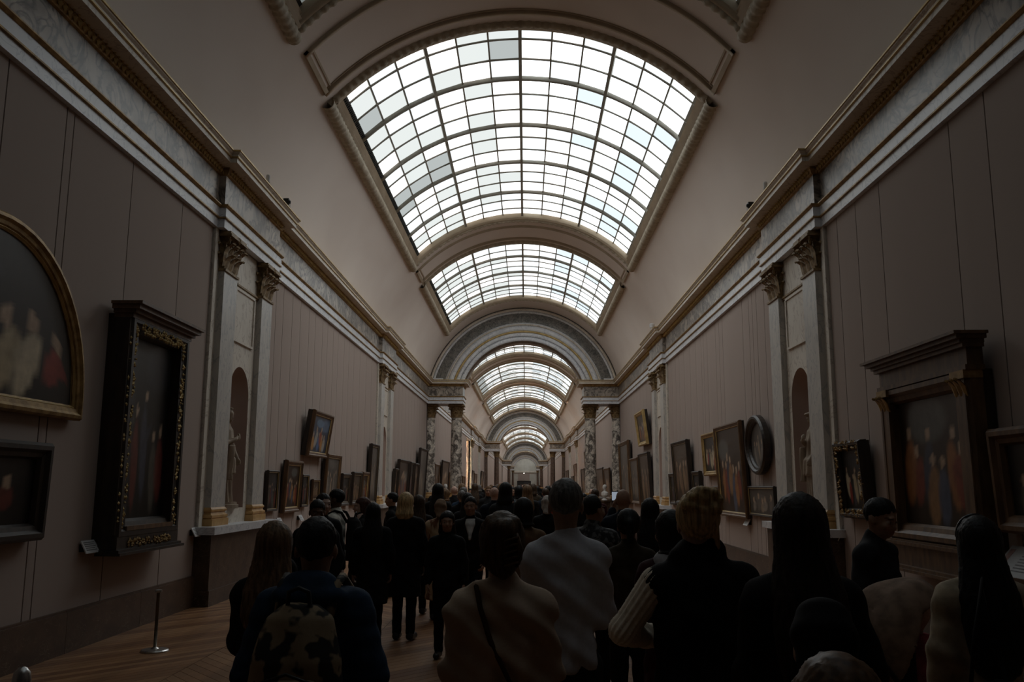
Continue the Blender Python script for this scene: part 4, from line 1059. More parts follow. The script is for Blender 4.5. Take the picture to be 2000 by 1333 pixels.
    for sx in (-1, 1):
        S = SDF(axis(-.07, .07, .014), axis(-.09, .21, .014), axis(-.0, .13, .012))
        S.cap((0, -.03, .05), (sx * .015, .13, .045), .046, .040, .02).cap((0, -.02, .06), (0, -.02, .10), .042, .040, .02)
        S.cut(lambda X, Y, Z: .006 - Z + 0 * X + 0 * Y, .004)
        so = place('shoe', S.mesh('shoe', shoes or M_SHOE), P, (sx * stance, 0, 0))
    # --- hair
    hs = None
    if hair != 'bald':
        low = dict(long=1.16, mid=1.40, longer=1.02, bob=1.47).get(hair, 1.50)
        S = SDF(axis(-.21, .21, .0105), axis(-.24, .16, .0105), axis(low - .04, 1.84, .0105))
        if hair in ('scarf', 'beanie'):
            S.ell(hp((0, -.012, 1.665), R), (.094, .115, .108), .02, R.T); S.cap((0, -.06, 1.52), (0, -.02, 1.58), .085, .09, .04)
            S.cut(lambda X, Y, Z: np.minimum(Y - .055 - (Z - 1.66) * 1.1, 1.67 - Z + 0 * Y) + 0 * X, .01)
            S.ripple(lambda X, Y, Z: .004 * np.sin(Z * 60 + Y * 25 + X * 12))
        else:
            S.ell(hp((0, -.012, 1.660), R), (.0825, .103, .0975) if hair in ('short', 'crop', 'pony') else (.086, .106, .1), .02, R.T)
            if hair not in ('short', 'crop'): S.ell(hp((0, -.035, 1.65), R), (.091, .10, .11), .03, R.T)
            fwd = .05 if hair != 'crop' else .03
            Ri = R
            def hl(X, Y, Z, Ri=Ri, fwd=fwd):
                q = [X - NECK[0], Y - NECK[1], Z - NECK[2]]
                yy = Ri[0][1] * q[0] + Ri[1][1] * q[1] + Ri[2][1] * q[2] + NECK[1]; zz = Ri[0][2] * q[0] + Ri[1][2] * q[1] + Ri[2][2] * q[2] + NECK[2]
                return (yy - fwd - (zz - 1.655) * 1.25) * .62
            S.cut(hl, .012)
            if hair in ('long', 'longer', 'mid', 'bob'):
                c = hp((0, -.045, 1.60), R)
                rw = [(1.68, 0, -.02, .075, .085), (1.60, 0, -.035, .098, .082), (1.50, 0, -.06, .115, .075), (1.40, 0, -.095, .135, .062), (1.28, 0, -.12, .14, .05), (1.16, 0, -.125, .125, .045), (1.02, 0, -.12, .09, .035)]
                rw = [r for r in rw if r[0] >= low + .02]; z_, a_, b_, x_, y_ = rw[-1]; rw.append((low, a_, b_, x_ * .35, y_ * .45)); rw.append((low + .05, a_, b_, x_ * .8, y_ * .85))
                S.loft([(z, c[0] * max(0, (z - 1.3) / .3), b, rx_, ry_) for z, a, b, rx_, ry_ in rw], .03)
                S.cut(lambda X, Y, Z: np.minimum(Y - .035 + 0 * X + 0 * Z, np.maximum(Z - 1.66, np.abs(X) - .16) * 0 + 1.665 - Z + 0 * Y), .01) if hair != 'bob' else None
            if hair == 'bun':
                S.ell(hp((.0, -.085, 1.735), R), (.062, .055, .05), .012); [S.cap(hp((.015 + .06 * math.cos(a), -.10 + .015 * math.sin(3 * a), 1.725 + .045 * math.sin(a)), R), hp((.015 + .06 * math.cos(a + .9), -.125, 1.725 + .045 * math.sin(a + .9)), R), .022, .016, .004) for a in (0, .9, 1.9, 2.8, 3.7, 4.6, 5.5)]; S.ell(hp((.045, -.10, 1.69), R), (.045, .04, .04), .01); S.ell(hp((-.05, -.09, 1.705), R), (.04, .04, .035), .01); S.cap(hp((.06, -.08, 1.60), R), hp((.075, -.075, 1.52), R), .02, .008, .01)
            if hair == 'clip':
                S.ell(hp((0, -.070, 1.60), R), (.080, .06, .095), .03); S.cap(hp((.005, -.095, 1.53), R), hp((.012, -.118, 1.69), R), .034, .046, .015)
                S.cap(hp((-.065, -.075, 1.57), R), hp((-.03, -.105, 1.70), R), .026, .030, .012); S.cap(hp((.012, -.105, 1.69), R), hp((.045, -.085, 1.715), R), .040, .030, .02); S.cap(hp((-.02, -.09, 1.70), R), hp((-.045, -.065, 1.72), R), .034, .026, .02)
            if hair == 'pony':
                S.ell(hp((0, -.115, 1.66), R), (.035, .035, .035), .02); S.cap(hp((0, -.135, 1.65), R), (0, -.15, 1.52), .035, .03, .02)
            S.ripple(lambda X, Y, Z: .0028 * np.sin(np.arctan2(X, Y + .02 - .0 * Z) * 26 + 5 * np.sin(Z * 14)) + .0016 * np.sin(X * 150 + Z * 40))
        hs = place('headscarf' if hair in ('scarf', 'beanie') else 'hair', S.mesh('hair', hairm), P)
    return P
M_SHOE = surf_mat('black_leather', (.012, .011, .010), (.02, .018, .016), .4, (20,) * 3, 2)
M_SHOEW = surf_mat('white_sneaker', (.4, .39, .37), (.5, .49, .47), .6, (20,) * 3, 2)
# ------------------------------------------------------------------ visitors
BLACK = cloth('black', (.0075, .0070, .0072)); BLACK2 = cloth('soft_black', (.011, .0095, .0092)); NAVY = cloth('navy', (.008, .011, .019)); CHAR = cloth('charcoal', (.018, .018, .019))
BEIGE = surf_mat('beige_knit', (.50, .38, .28), (.56, .43, .32), .9, (60, 60, 160), 2, lo=.3, hi=.7, spec=.15); GREY = cloth('grey_jersey', (.47, .47, .50), var=.06, scale=60); CREAM = cloth('cream', (.84, .74, .60), var=.05, scale=60); DENIM = cloth('dark_denim', (.012, .015, .022))
BLUE = cloth('blue_shell', (.020, .040, .075)); OLIVE = cloth('olive_brown', (.045, .033, .02)); TAN = cloth('tan', (.16, .095, .05)); PINK = cloth('pale_pink', (.58, .40, .34)); WHITE = cloth('white_knit', (.72, .70, .62))
BURG = cloth('burgundy', (.035, .007, .008)); ORANGE = cloth('orange_red', (.55, .06, .02)); PATT = surf_mat('patterned_jacket', (.006, .006, .007), (.10, .10, .10), .8, (26, 26, 26), 3, lo=.48, hi=.56)
PLAID = surf_mat('plaid_coat', (.16, .06, .025), (.42, .29, .17), .85, (16, 16, 3), 2, lo=.42, hi=.5)
CAMO = surf_mat('camouflage', (.012, .010, .007), (.30, .22, .13), .8, (13, 13, 13), 2, lo=.47, hi=.53, bump=.1)
H_BLK = hairmat('black', (.0055, .0048, .0045)); H_DKB = hairmat('dark_brown', (.045, .026, .014)); H_BRN = hairmat('brown', (.13, .068, .03)); H_BLD = hairmat('blonde', (.52, .36, .18)); H_LBR = hairmat('light_brown', (.15, .088, .044)); H_GRY = hairmat('grey', (.12, .112, .105)); H_RED = hairmat('auburn', (.06, .02, .012))
SCARF = cloth('beige_headscarf', (.22, .145, .095))
LIGHT, MID, DARK = (.46, .30, .23), (.34, .20, .135), (.12, .065, .04)
PI = math.pi
pA = person('woman with a brown claw-clipped updo in a beige sweater, seen from behind', .03, 3.4, 1.61, 0, 'sweater', BEIGE, BLACK, 'clip', hairmat('brown_streaked', (.075, .042, .02)), LIGHT, 'front', 'front', (.05, .0), .88, .012, neck='crew', folds=.016)
pB = person('tall grey-haired man in a grey sweatshirt seen from behind, centre', .315, 4.35, 1.75, 0, 'sweater', GREY, CHAR, 'crop', H_GRY, MID, 'front', 'front', (.0, .0), .82, .013, neck='crew', folds=.012)
pC = person('blonde woman with a messy bun in a black vest over cream ribbed sleeves', 0.845, 3.8, 1.685, .05, 'coat', BLACK, BLACK, 'bun', H_BLD, LIGHT, ((.300, .02, 1.165), (.10, .26, 1.09)), 'front', (.0, .0), 1.10, .013, neck='scarf', sleeves=CREAM)
pD = person('woman with very long straight dark hair and black coat, right of the blonde bun', 1.09, 3.2, 1.685, 0, 'coat', BLACK2, BLACK, 'longer', hairmat('very_dark_brown', (.022, .014, .010)), LIGHT, 'front', 'pocket', (0, 0), .84, .013)
pE = person('brown-haired child whose head top shows at the bottom edge', .655, 1.6, 1.425, 0, 'jacket', CHAR, DENIM, 'mid', surf_mat('hair_chestnut', (.060, .026, .008), (.13, .060, .020), .5, (60, 60, 4), 2, spec=.3), LIGHT, 'down', 'down', (0, 0), .85, .014)
pF = person('short person in a black knitted hat in front of the long-haired woman', .85, 2.25, 1.43, 0, 'jacket', BLACK, BLACK, 'beanie', cloth('black_wool', (.006, .0055, .0055)), MID, 'down', 'down', (0, 0), .9, .014)
pG = person('woman with long black hair and a headband in a cream coat at the right edge', 2.07, 3.9, 1.585, -.1, 'coat', cloth('cream_coat', (.42, .34, .24)), BLACK, 'longer', H_BLK, MID, 'down', 'elbow', (0, 0), .84, .013)
pH = person('man in a dark suit facing right before the big right altarpiece', 2.30, 5.6, 1.655, -2.35, 'jacket', CHAR, BLACK, 'short', H_BLK, MID, 'down', 'down', (-.15, -.3), .95, .013)
pJ = person('woman with long light brown hair holding up a phone, far left of the crowd', -1.085, 4.3, 1.535, 0, 'coat', BLACK2, BLACK, 'long', H_LBR, LIGHT, 'front', 'phone', (-.1, .0), .84, .013, neck='scarf')
pK = person('man in a dark blue hooded jacket wearing a camouflage backpack', -.675, 3.4, 1.595, 0, 'puffer', BLUE, BLACK, 'short', H_BLK, MID, 'pocket', 'pocket', (.08, .0), .92, .013, neck='hood')
pL = person('woman with long black hair in a black coat standing on the parquet, back turned', -1.56, 9.8, 1.515, .1, 'coat', BLACK, BLACK, 'long', H_BLK, MID, 'down', 'down', (0, 0), .95, .016, shoes=M_SHOEW)
pM = person('blonde woman in a long black coat standing right of the black-haired woman', -1.25, 10.2, 1.625, -.15, 'coat', BLACK, BLACK, 'mid', H_BLD, LIGHT, 'pocket', 'down', (-.2, 0), .95, .016)
pO = person('dark-haired girl in black walking towards the camera', -.69, 9.2, 1.445, PI, 'jacket', BLACK, BLACK, 'mid', H_BLK, MID, 'down', 'down', (.1, 0), .9, .015)
pP = person('young man in dark jacket over a white T-shirt facing the camera', -.53, 10.5, 1.585, PI, 'jacket', BLACK2, DENIM, 'short', H_BLK, MID, 'pocket', 'down', (-.1, 0), .95, .015)
pQ = person('person in a beige headscarf and plaid cream coat, back turned', -1.0, 11.7, 1.52, .1, 'long', PLAID, BLACK, 'scarf', SCARF, MID, 'front', 'front', (0, 0), .95, .018, hands=False)
pR = person('dark-haired man in black facing the camera behind the backpack man', -1.88, 8.5, 1.58, PI + .2, 'jacket', BLACK, BLACK, 'short', H_BLK, DARK, 'pocket', 'pocket', (.2, -.2), .95, .016, hands=False)
pS = person('pale-faced man in black looking right, beside the man in white', -2.07, 9.6, 1.625, -2.5, 'jacket', BLACK, BLACK, 'short', H_BLK, (.52, .36, .29), 'down', 'pocket', (0, 0), .95, .016)
pT = person('bearded man in a white sweater facing left with a black backpack', -2.15, 10.6, 1.665, 1.5, 'sweater', WHITE, DENIM, 'short', H_BLK, DARK, 'front', 'front', (0, 0), .98, .015, stub=.8, neck='collar')
pU = person('auburn-haired woman in dark coat and pink scarf facing left', -1.97, 11.3, 1.555, 1.9, 'coat', CHAR, BLACK, 'mid', H_RED, LIGHT, 'front', 'down', (0, 0), .92, .017, hands=False, neck='scarf')
pV = person('dark-haired man in profile by the second left pilasters', -1.99, 14.0, 1.60, 1.5, 'jacket', BLACK, BLACK, 'short', H_BLK, MID, 'pocket', 'pocket', (0, 0), .95, .02, hands=False)
pN = person('woman with long dark brown hair between the blonde woman and the headscarf', -1.35, 12.2, 1.575, 0, 'coat', BLACK2, BLACK, 'long', H_DKB, LIGHT, 'front', 'front', (0, 0), .9, .018, hands=False)
pW = person('bald man in navy raising a phone towards the right wall', 1.17, 9.6, 1.68, -.3, 'jacket', NAVY, BLACK, 'bald', H_BLK, MID, 'up', 'down', (0, 0), 1.0, .015)
pX = person('woman with long dark hair in a pale pink top', 1.32, 8.6, 1.59, -.2, 'sweater', PINK, BLACK, 'long', H_BLK, LIGHT, 'down', 'front', (0, 0), .88, .015)
pY = person('woman with dark tied-back hair in an olive brown top', .84, 6.3, 1.55, 0, 'sweater', OLIVE, BLACK, 'pony', H_BLK, MID, 'front', 'front', (0, 0), .88, .014)
pZ = person('young man in a grey patterned jacket right of the tall grey man', .66, 7.2, 1.645, -.5, 'puffer', PATT, BLACK, 'short', H_BLK, MID, 'front', 'down', (-.4, 0), .9, .015)
pAA = person('dark-haired woman with a white scarf half hidden behind the blonde bun', .93, 5.05, 1.575, .3, 'coat', BURG, BLACK, 'bob', H_BLK, MID, 'front', 'front', (0, 0), .88, .015, neck='collar')
pBB = person('dark-haired person in a tan sweater just left of the tall man', .10, 8.0, 1.60, 0, 'sweater', TAN, BLACK, 'bob', H_BLK, MID, 'front', 'front', (0, 0), .9, .016, hands=False)
pCC = person('bald man in a navy jacket above the crowd, left of centre', -.41, 15.0, 1.685, 0, 'jacket', NAVY, BLACK, 'bald', H_BLK, (.5, .33, .26), 'pocket', 'pocket', (-.3, 0), 1.0, .018, hands=False)

def child_mesh(P, name, S, mat, smooth=True):
    return place(name, S.mesh(name, mat), P)
# details worn by the visitors
MB().tube([(-.105, .02, 1.475), (-.10, -.06, 1.465), (-.082, -.112, 1.39), (-.04, -.140, 1.27), (.02, -.142, 1.15), (.085, -.125, 1.02), (.13, -.10, .93)], .011, 6).obj('bag_strap', cloth('strap', (.055, .03, .016)), pA, True)
mb = MB()
mb.tube([(.060, -.125, 1.68), (.072, -.135, 1.62), (.062, -.128, 1.55)], [.010, .016, .008], 7)
for k in range(5): mb.tube([(.068, -.135, 1.665 - .024 * k), (.045, -.162, 1.66 - .024 * k), (.015, -.168, 1.652 - .024 * k)], [.006, .006, .003], 5)
mb.obj('hair_clip', cloth('tortoiseshell', (.10, .05, .022), .3), pA, True)
MB().tube([(.088 * math.sin(a), -.008 + .015, 1.665 + .101 * math.cos(a)) for a in [(-1.6 + 3.2 * k / 16) for k in range(17)]], .009, 6).obj('headband', surf_mat('shiny_black_band', (.02, .02, .02), (.03, .03, .03), .2), pG, True)
S = SDF(axis(-.12, .12, .012), axis(-.06, .16, .012), axis(1.30, 1.53, .012)); S.loft([(1.32, 0, .05, .05, .075), (1.47, 0, .03, .065, .07)], .02)
child_mesh(pP, 'tshirt', SDF(axis(-.12, .12, .01), axis(.0, .2, .01), axis(1.18, 1.50, .01)).loft([(1.20, 0, .09, .02, .068), (1.40, 0, .06, .068, .062), (1.47, 0, .02, .065, .055)], .02), cloth('white_tee', (.55, .54, .52)))
child_mesh(pAA, 'neck_scarf', SDF(axis(-.16, .12, .012), axis(-.14, .12, .012), axis(1.36, 1.56, .012)).cap((-.05, -.05, 1.44), (.03, -.02, 1.47), .085, .08).cap((-.07, -.07, 1.43), (-.09, -.09, 1.40), .05, .035), cloth('white_scarf', (.45, .45, .46)))
child_mesh(pU, 'neck_scarf', SDF(axis(-.16, .16, .014), axis(-.14, .2, .014), axis(1.2, 1.56, .014)).cap((-.04, 0, 1.46), (.04, 0, 1.47), .088, .088).cap((.02, .13, 1.42), (.04, .14, 1.24), .04, .03), PINK)
# backpacks are things of their own
def backpack(label, P, mat, mat2, sc=1.0, w=.15, camo=True):
    M = Matrix.Translation(P.location) @ Matrix.Rotation(P.rotation_euler[2], 4, 'Z'); k = P.scale[0]
    loc = M @ Vector((0, -.255 * k, .88 * k)); t = thing('backpack', label, 'backpack', loc, P.rotation_euler[2])
    S = SDF(axis(-.24, .24, .012), axis(-.2, .16, .012), axis(-.06, .60, .012))
    S.loft([(0, 0, 0, w, .09), (.08, 0, -.01, w + .015, .105), (.32, 0, -.005, w + .005, .10), (.46, 0, .02, w * .75, .075), (.50, 0, .03, w * .4, .05)], .03); S.ripple(lambda X, Y, Z: .003 * np.sin(X * 40 + Z * 25))
    place('pack_body', S.mesh('pack_body', mat), t)
    S = SDF(axis(-.2, .2, .012), axis(-.2, .05, .012), axis(-.03, .36, .012)); S.loft([(.02, 0, -.09, w * .75, .045), (.16, 0, -.10, w * .8, .045), (.27, 0, -.085, w * .6, .035)], .02)
    place('front_pocket', S.mesh('front_pocket', mat2), t)
    MB().tube([(-w * .72, -.135, .10), (-w * .75, -.148, .18), (-w * .5, -.14, .27), (0, -.135, .295), (w * .5, -.14, .27), (w * .75, -.148, .18), (w * .72, -.135, .10)], .006, 5).obj('zip', M_BLACKMETAL, t, True)
    MB().tube([(-.04, .0, .49), (-.035, -.01, .545), (0, -.012, .56), (.035, -.01, .545), (.04, 0, .49)], .009, 6).obj('grab_handle', M_BLACKMETAL, t, True)
    for sx in (-1, 1):
        MB().tube([(sx * .09, .07, .44), (sx * .10, .14, .555), (sx * .105, .22, .575), (sx * .115, .33, .52), (sx * .12, .385, .40), (sx * .13, .37, .25), (sx * .15, .25, .12), (sx * .14, .08, .06)], .018, 6).obj('shoulder_strap', mat2, t, True)
    return t
backpack('camouflage backpack on the man in the blue hooded jacket', pK, CAMO, CAMO, 1, .155)
backpack('black backpack worn by the bearded man in white', pT, BLACK2, BLACK, 1, .14)
# hand bag, phones
t = thing('handbag', 'black quilted handbag at the hip of the woman in cream', 'bag', (1.93, 3.62, .74), .5)
S = SDF(axis(-.2, .2, .012), axis(-.1, .1, .012), axis(-.02, .3, .012)); S.box((0, 0, .12), (.15, .055, .11), .04); S.ripple(lambda X, Y, Z: .004 * np.abs(np.sin((X + Z) * 50)) + .004 * np.abs(np.sin((X - Z) * 50)) + 0 * Y)
place('bag_body', S.mesh('bag_body', surf_mat('quilted_leather', (.012, .012, .013), (.022, .022, .023), .35, (20,) * 3, 2)), t)
MB().tube([(-.11, 0, .21), (-.08, -.01, .40), (0, -.01, .62), (.08, .01, .40), (.11, 0, .21)], .008, 6).obj('bag_strap', BLACK2, t, True)
MB().box(-.02, .02, -.065, -.052, .13, .16).obj('clasp', M_GOLDL, t)
def phone(label, loc, rz, tilt=0.0, lit=True):
    t = thing('phone', label, 'phone', loc, rz); t.rotation_euler = (tilt, 0, rz)
    MB().box(-.037, .037, -.004, .004, 0, .15).obj('case', M_BLACKMETAL, t)
    sm = glow('phone_screen', (.75, .85, 1.0), .30)
    s_ = MB().box(-.033, .033, -.0055, -.004, .008, .142).obj('screen', sm, t)
    MB().box(-.033, .033, -.006, -.0055, .008, .05).obj('picture_on_screen', surf_mat('screen_dark', (.05, .04, .04), (.12, .10, .09), .4), t)
    return t
JW = Matrix.Translation(pJ.location) @ Matrix.Diagonal((pJ.scale[0],) * 3).to_4x4() @ Vector((.15, .40, 1.545))
phone('phone with a lit screen held up by the woman with long light brown hair', JW, 0.0, .1)
WW = Matrix.Translation(pW.location) @ Matrix.Rotation(-.3, 4, 'Z') @ Matrix.Diagonal((pW.scale[0],) * 3).to_4x4() @ Vector((-.16, .335, 1.57))
phone('phone raised by the bald man in navy', WW, -.3, 0)

# ------------------------------------------------------------------ push-chair and the child in it
t = thing('stroller', 'push-chair with a draped beige hood between the dark-suited man and the cream coat', 'stroller', (2.17, 4.75, 0), -1.5)
S = SDF(axis(-.34, .34, .014), axis(-.44, .44, .014), axis(.50, 1.22, .014))
S.ell((0, -.08, .80), (.28, .34, .36), .02); S.ell((0, -.07, .78), (.255, .315, .335), -.01); S.box((0, .36, .62), (.4, .30, .30), .02, -.02)
S.cut(lambda X, Y, Z: (.60 + 2.6 * np.clip(Y + .27, 0, .175) + .05 * np.sin(Y * 14) - Z) + 0 * X, .02)
S.ripple(lambda X, Y, Z: .008 * np.sin(Y * 20 + X * 9 + 2 * np.sin(Z * 9)) + .004 * np.sin(X * 40 + Z * 22))
place('hood', S.mesh('hood', cloth('beige_blanket', (.24, .165, .12))), t, (0, 0, .09))
S = SDF(axis(-.26, .26, .016), axis(-.3, .34, .016), axis(.28, .95, .016)); S.box((0, .02, .42), (.20, .22, .06), .05); S.box((0, -.18, .64), (.20, .06, .24), .05, .05)
place('seat', S.mesh('seat', BLACK2), t, (0, 0, .21))
mb = MB()
for sx in (-1, 1):
    mb.tube([(sx * .24, .36, .14), (sx * .24, .10, .38), (sx * .24, -.22, .72), (sx * .24, -.40, .98), (sx * .22, -.44, 1.02)], .014, 8); mb.tube([(sx * .24, -.28, .14), (sx * .24, .0, .45)], .013, 8)
mb.tube([(-.22, -.44, 1.02), (.22, -.44, 1.02)], .018, 8); mb.tube([(-.24, -.28, .14), (.24, -.28, .14)], .012, 8); mb.tube([(-.24, .36, .14), (.24, .36, .14)], .012, 8)
mb.obj('chassis', M_BLACKMETAL, t, True)
wheel = MB(); n = 20
for a0, b0 in ((.14, .105),): wheel.grid([[(o, r * math.cos(2 * math.pi * k / n), r * math.sin(2 * math.pi * k / n)) for o, r in ((-.02, a0 - .01), (0, a0), (.02, a0 - .01), (.02, b0), (-.02, b0), (-.02, a0 - .01))] for k in range(n)], closed_u=True)
for k in range(5):
    a = 2 * math.pi * k / 5; wheel.tube([(0, 0, 0), (0, .11 * math.cos(a), .11 * math.sin(a))], .01, 5)
wme = wheel.mesh('wheel', M_BLACKMETAL, True)
for sx in (-1, 1):
    for y in (.36, -.28): place('wheel', wme, t, (sx * .27, y, .14))
S = SDF(axis(-.2, .2, .016), axis(-.1, .2, .016), axis(.2, .36, .016)); S.box((0, .05, .28), (.15, .1, .05), .03); place('basket', S.mesh('basket', cloth('teal', (.02, .05, .05))), t)
K = thing('person', 'small child in a pink jacket sitting in the push-chair', 'person', (2.21, 4.75, .25), -1.5)
S = SDF(axis(-.2, .2, .012), axis(-.2, .45, .012), axis(.36, 1.0, .011))
S.loft([(.48, 0, -.05, .09, .08), (.60, 0, -.06, .095, .08), (.70, 0, -.08, .07, .055)], .03); S.ell((0, -.07, .83), (.068, .08, .085)); S.cap((0, -.08, .70), (0, -.075, .78), .04, .04)
for sx in (-1, 1):
    S.cap((sx * .05, 0, .51), (sx * .06, .22, .53), .055, .042); S.cap((sx * .06, .22, .53), (sx * .06, .30, .40), .04, .03)
    S.cap((sx * .09, -.06, .66), (sx * .13, .06, .56), .035, .03); S.cap((sx * .13, .06, .56), (sx * .05, .17, .62), .028, .022); add_hand(S, (sx * .05, .17, .62), (-sx * .5, 1, .2), (0, 0, -1), (-sx, 0, .3), .6, .5)
place('body', S.mesh('body', M_SKIN, lambda V: np.tile(np.array((.45, .30, .23, 1)), (len(V), 1))), K)
S = SDF(axis(-.22, .22, .012), axis(-.2, .3, .012), axis(.44, .76, .012)); S.loft([(.47, 0, -.05, .11, .10), (.60, 0, -.06, .115, .10), (.72, 0, -.08, .08, .07)], .03)
for sx in (-1, 1): S.cap((sx * .09, -.06, .66), (sx * .13, .06, .56), .05, .045); S.cap((sx * .13, .06, .56), (sx * .07, .15, .61), .043, .036)
S.ripple(lambda X, Y, Z: -.004 * np.abs(np.sin(Z * 60)) + 0 * X + 0 * Y); place('jacket', S.mesh('jacket', cloth('pink_jacket', (.50, .11, .15))), K)
S = SDF(axis(-.16, .16, .012), axis(-.12, .4, .012), axis(.34, .62, .012))
for sx in (-1, 1): S.cap((sx * .05, 0, .51), (sx * .06, .22, .53), .062, .05); S.cap((sx * .06, .22, .53), (sx * .06, .29, .42), .048, .04)
place('leggings', S.mesh('leggings', cloth('rose_leggings', (.30, .06, .08))), K)
S = SDF(axis(-.1, .1, .011), axis(-.2, .06, .011), axis(.72, .96, .011)); S.ell((0, -.08, .845), (.076, .086, .09)); S.cut(lambda X, Y, Z: Y + .035 - (Z - .85) * .9 + 0 * X, .01); place('hair', S.mesh('hair', H_DKB), K)

# ------------------------------------------------------------------ statues in the niches and busts by the columns
def statue(label, loc, rz, kind):
    t = thing('statue', label, 'statue', loc, rz)
    MB().lathe([(.24, 0), (.24, .06), (.21, .07), (.21, .10)], 20).obj('statue_base', M_STATUE, t)
    S = SDF(axis(-.32, .32, .014), axis(-.22, .32, .014), axis(.05, 1.72, .014))
    S.loft([(.09, 0, 0, .17, .13), (.35, 0, 0, .15, .12), (.75, .02, 0, .155, .125), (.92, .02, 0, .135, .11), (1.10, 0, 0, .15, .11), (1.25, 0, -.01, .15, .09), (1.33, 0, -.01, .07, .06)], .04, .014, 11)
    S.cap((-.13, -.01, 1.25), (.13, -.01, 1.25), .06, .06, .04)
    S.loft([(.55, .03, .02, .19, .15), (.80, .02, .02, .17, .14), (.86, .02, .0, .14, .11)], .02, .016, 9)
    R = rotm(.5 if kind == 'helmet' else .35, -.25); Mv = np.array((0, 0, -.20))
    S.cap((0, -.01, 1.30), (0, 0, 1.42), .05, .048); S.ell((0, .0, 1.47), (.068, .082, .095)); S.cap((.0, .075, 1.475), (0, .092, 1.45), .010, .013, .01); S.ell((0, .04, 1.42), (.045, .045, .04))
    if kind == 'helmet':
        S.ell((0, -.01, 1.52), (.085, .105, .075)); S.cap((0, -.10, 1.50), (0, -.02, 1.62), .02, .025); S.cap((0, -.02, 1.62), (0, .07, 1.60), .025, .018)
    else:
        S.ell((0, -.02, 1.51), (.085, .10, .085)); S.ell((0, .045, 1.525), (.095, .085, .03)); S.cap((-.07, -.03, 1.48), (-.10, -.02, 1.28), .04, .03); S.cap((.07, -.03, 1.48), (.10, -.02, 1.28), .04, .03)
    S.cap((.16, -.01, 1.24), (.22, .04, 1.02), .055, .045); S.cap((.22, .04, 1.02), (.03, .17, 1.10), .042, .032); add_hand(S, (.03, .17, 1.10), (-.8, .3, .5), (0, -1, 0), (0, 0, 1), 1.0, .6)
    S.cap((-.16, -.01, 1.24), (-.22, .02, .98), .055, .045); S.cap((-.22, .02, .98), (-.20, .12, .80), .042, .03); add_hand(S, (-.20, .12, .80), (.1, .3, -1), (1, 0, 0), (0, 1, 0), 1.0, .5)
    S.loft([(.45, .16, .12, .03, .06), (1.0, .14, .14, .045, .05)], .02, .008, 5)
    S.ripple(lambda X, Y, Z: .006 * np.sin(X * 55 + 3 * np.sin(Z * 6)) * (Z < 1.25) * (Z > .1) + 0 * Y)
    o = place('figure', S.mesh('figure', M_STATUE), t); return t
statue('draped stone statue with a crested helmet in the left wall niche', (-W - .10, 14.22, 1.34), -PI / 2, 'helmet')
statue('draped stone statue with a hooded head in the right wall niche', (W + .10, 14.20, 1.34), PI / 2, 'hood')
def bust(label, loc, rz):
    t = thing('bust', label, 'bust', loc, rz)
    MB().box(-.24, .24, -.24, .24, 0, .10).box(-.19, .19, -.19, .19, .10, .98).box(-.23, .23, -.23, .23, .98, 1.06).obj('pedestal', M_REDMARB, t)
    MB().lathe([(.13, 1.06), (.13, 1.09), (.08, 1.12), (.07, 1.18), (.11, 1.22)], 18).obj('socle', M_BUST, t, True)
    S = SDF(axis(-.3, .3, .014), axis(-.22, .22, .014), axis(1.16, 1.86, .012))
    S.loft([(1.19, 0, 0, .10, .08), (1.28, 0, 0, .19, .12), (1.40, 0, -.01, .21, .11), (1.46, 0, -.01, .10, .08)], .05, .008, 8); S.cap((0, -.01, 1.44), (0, 0, 1.56), .062, .056)
    S.ell((0, .02, 1.63), (.066, .08, .10)); S.ell((0, -.015, 1.68), (.085, .10, .09)); S.cap((0, .09, 1.65), (0, .108, 1.615), .009, .014, .01); S.ell((0, .06, 1.56), (.036, .036, .03)); S.ell((0, -.09, 1.66), (.05, .05, .05))
    place('figure', S.mesh('figure', M_BUST), t); return t
bust('white marble bust on a pedestal beside the right pier column', (3.72, 40.6, 0), 2.2)
bust('white marble bust on a pedestal beside the left pier column', (-3.55, 40.6, 0), -2.4)

# ------------------------------------------------------------------ the crowd further down the gallery
def copy_person(src, loc, rz, h, mats, label, group):
    r = bpy.data.objects.new('person', None); COL.objects.link(r); r.location = loc; r.rotation_euler = (0, 0, rz); r.scale = (h / 1.75,) * 3
    tag(r, label, 'person', group)
    for c in src.children:
        d = c.copy(); COL.objects.link(d); d.parent = r
        k = c.name.split('.')[0]
        m = mats.get(k) or (mats['top'] if k in ('jacket', 'coat', 'sweater', 'long_coat', 'padded_jacket') else None)
        if m: setmat(d, m)
    return r
protos = [pQ, pU, pV, pN, pBB, pCC, pR, pY]
protos = [p for p in (pV, pN, pBB, pCC, pY, pU, pQ)]
used = [(p.location.x, p.location.y) for p in bpy.data.objects if p.get('category') == 'person']
tops = [BLACK, BLACK, BLACK2, CHAR, NAVY, BLUE, BURG, OLIVE, TAN, CHAR, BLACK, BLACK]; hairs = [H_BLK, H_BLK, H_DKB, H_DKB, H_BRN, H_LBR, H_GRY]
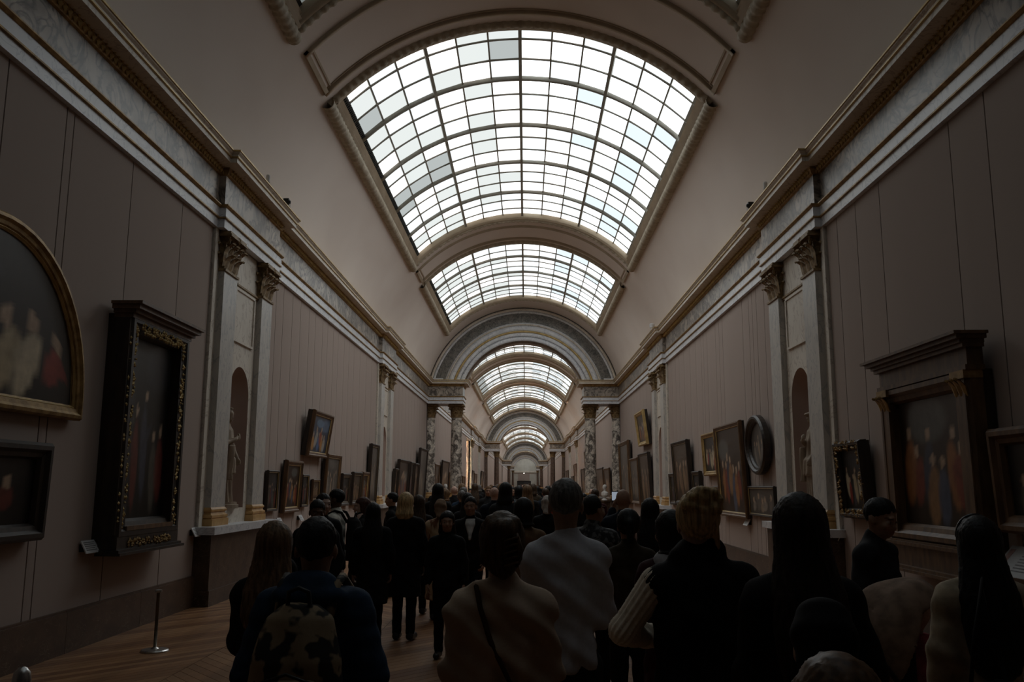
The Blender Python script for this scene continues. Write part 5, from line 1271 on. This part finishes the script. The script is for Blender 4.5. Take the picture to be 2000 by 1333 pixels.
special = [  # (x, y, h, facing, top, hair, proto index, label)
    (.62, 14.2, 1.66, 0, ORANGE, H_BLK, 2, 'person in an orange-red jacket in the crowd right of centre'),
    (-.02, 18.5, 1.70, 0, cloth('pale_blue', (.30, .36, .42)), H_BLK, 2, 'person with a pale blue hood in the middle of the crowd'),
    (.42, 12.4, 1.56, 0, BLACK, hairmat('pale_hat', (.40, .36, .32)), 6, 'person in a cream knitted hat in front of the crowd'),
    (.80, 17.0, 1.64, 0, BURG, H_BLK, 1, 'person in a burgundy coat in the crowd right of centre'),
    (1.00, 13.6, 1.60, PI, BLACK, H_BLK, 0, 'dark-haired person facing the camera behind the tall grey man'),
    (-1.05, 16.3, 1.62, 0, BLACK, H_GRY, 0, 'grey-haired person left in the crowd near the pier'),
    (-.75, 13.2, 1.60, .2, BLACK2, H_BLK, 1, 'long-haired person in black just behind the young man in the T-shirt'),
    (-1.62, 17.6, 1.60, 0, TAN, H_LBR, 2, 'person in tan with light brown hair in front of the left column')]
for x, y, h, rz, top, hm, pi_, lab in special:
    copy_person(protos[pi_], (x, y, 0), rz, h, {'top': top, 'hair': hm, 'headscarf': hm, 'trousers': BLACK}, lab, 'crowd under the arch'); used.append((x, y))
r2 = random.Random(5); placed = 0; tries = 0; CROWD = []
while placed < 84 and tries < 4000:
    tries += 1
    y = 12.5 + 78 * r2.random() ** 1.7
    hw_ = 1.25 if y < 15 else 1.8 if y < 22 else 2.4 if y < 46 else 3.6
    x = r2.uniform(-hw_, hw_ - .1) - .1
    if any((x - a) ** 2 + (y - b) ** 2 < .62 ** 2 for a, b in used): continue
    if 41 < y < 47 and abs(x) > 2.3: continue
    used.append((x, y)); placed += 1
    zone = 'far crowd beyond the arch' if y > 46 else ('crowd before the arch' if y > 26 else 'dense middle crowd')
    tm, hm, pr = r2.choice(tops), r2.choice(hairs), r2.choice(protos[:6])
    lab = 'visitor in %s with %s hair in the %s' % (tm.name[6:].replace('_', ' '), hm.name[5:].replace('_', ' '), zone)
    if pr is pCC: lab = 'bald visitor in %s in the %s' % (tm.name[6:].replace('_', ' '), zone)
    CROWD.append((y, lab, copy_person(pr, (x, y, 0), r2.choice((0, .2, -.2, .4, PI, 1.4)) if y > 18 else r2.choice((0, .15, -.15)), r2.uniform(1.58, 1.76), {'top': tm, 'hair': hm, 'trousers': r2.choice((BLACK, DENIM, CHAR))}, lab, 'visitors in the ' + zone)))
seen = {}
for y, lab, o in sorted(CROWD, key=lambda q: q[0]):     # nearest first
    k = seen[lab] = seen.get(lab, 0) + 1
    if k > 1: o['label'] = lab + ', %s nearest' % ['', 'second', 'third', 'fourth', 'fifth', 'sixth'][k - 1]
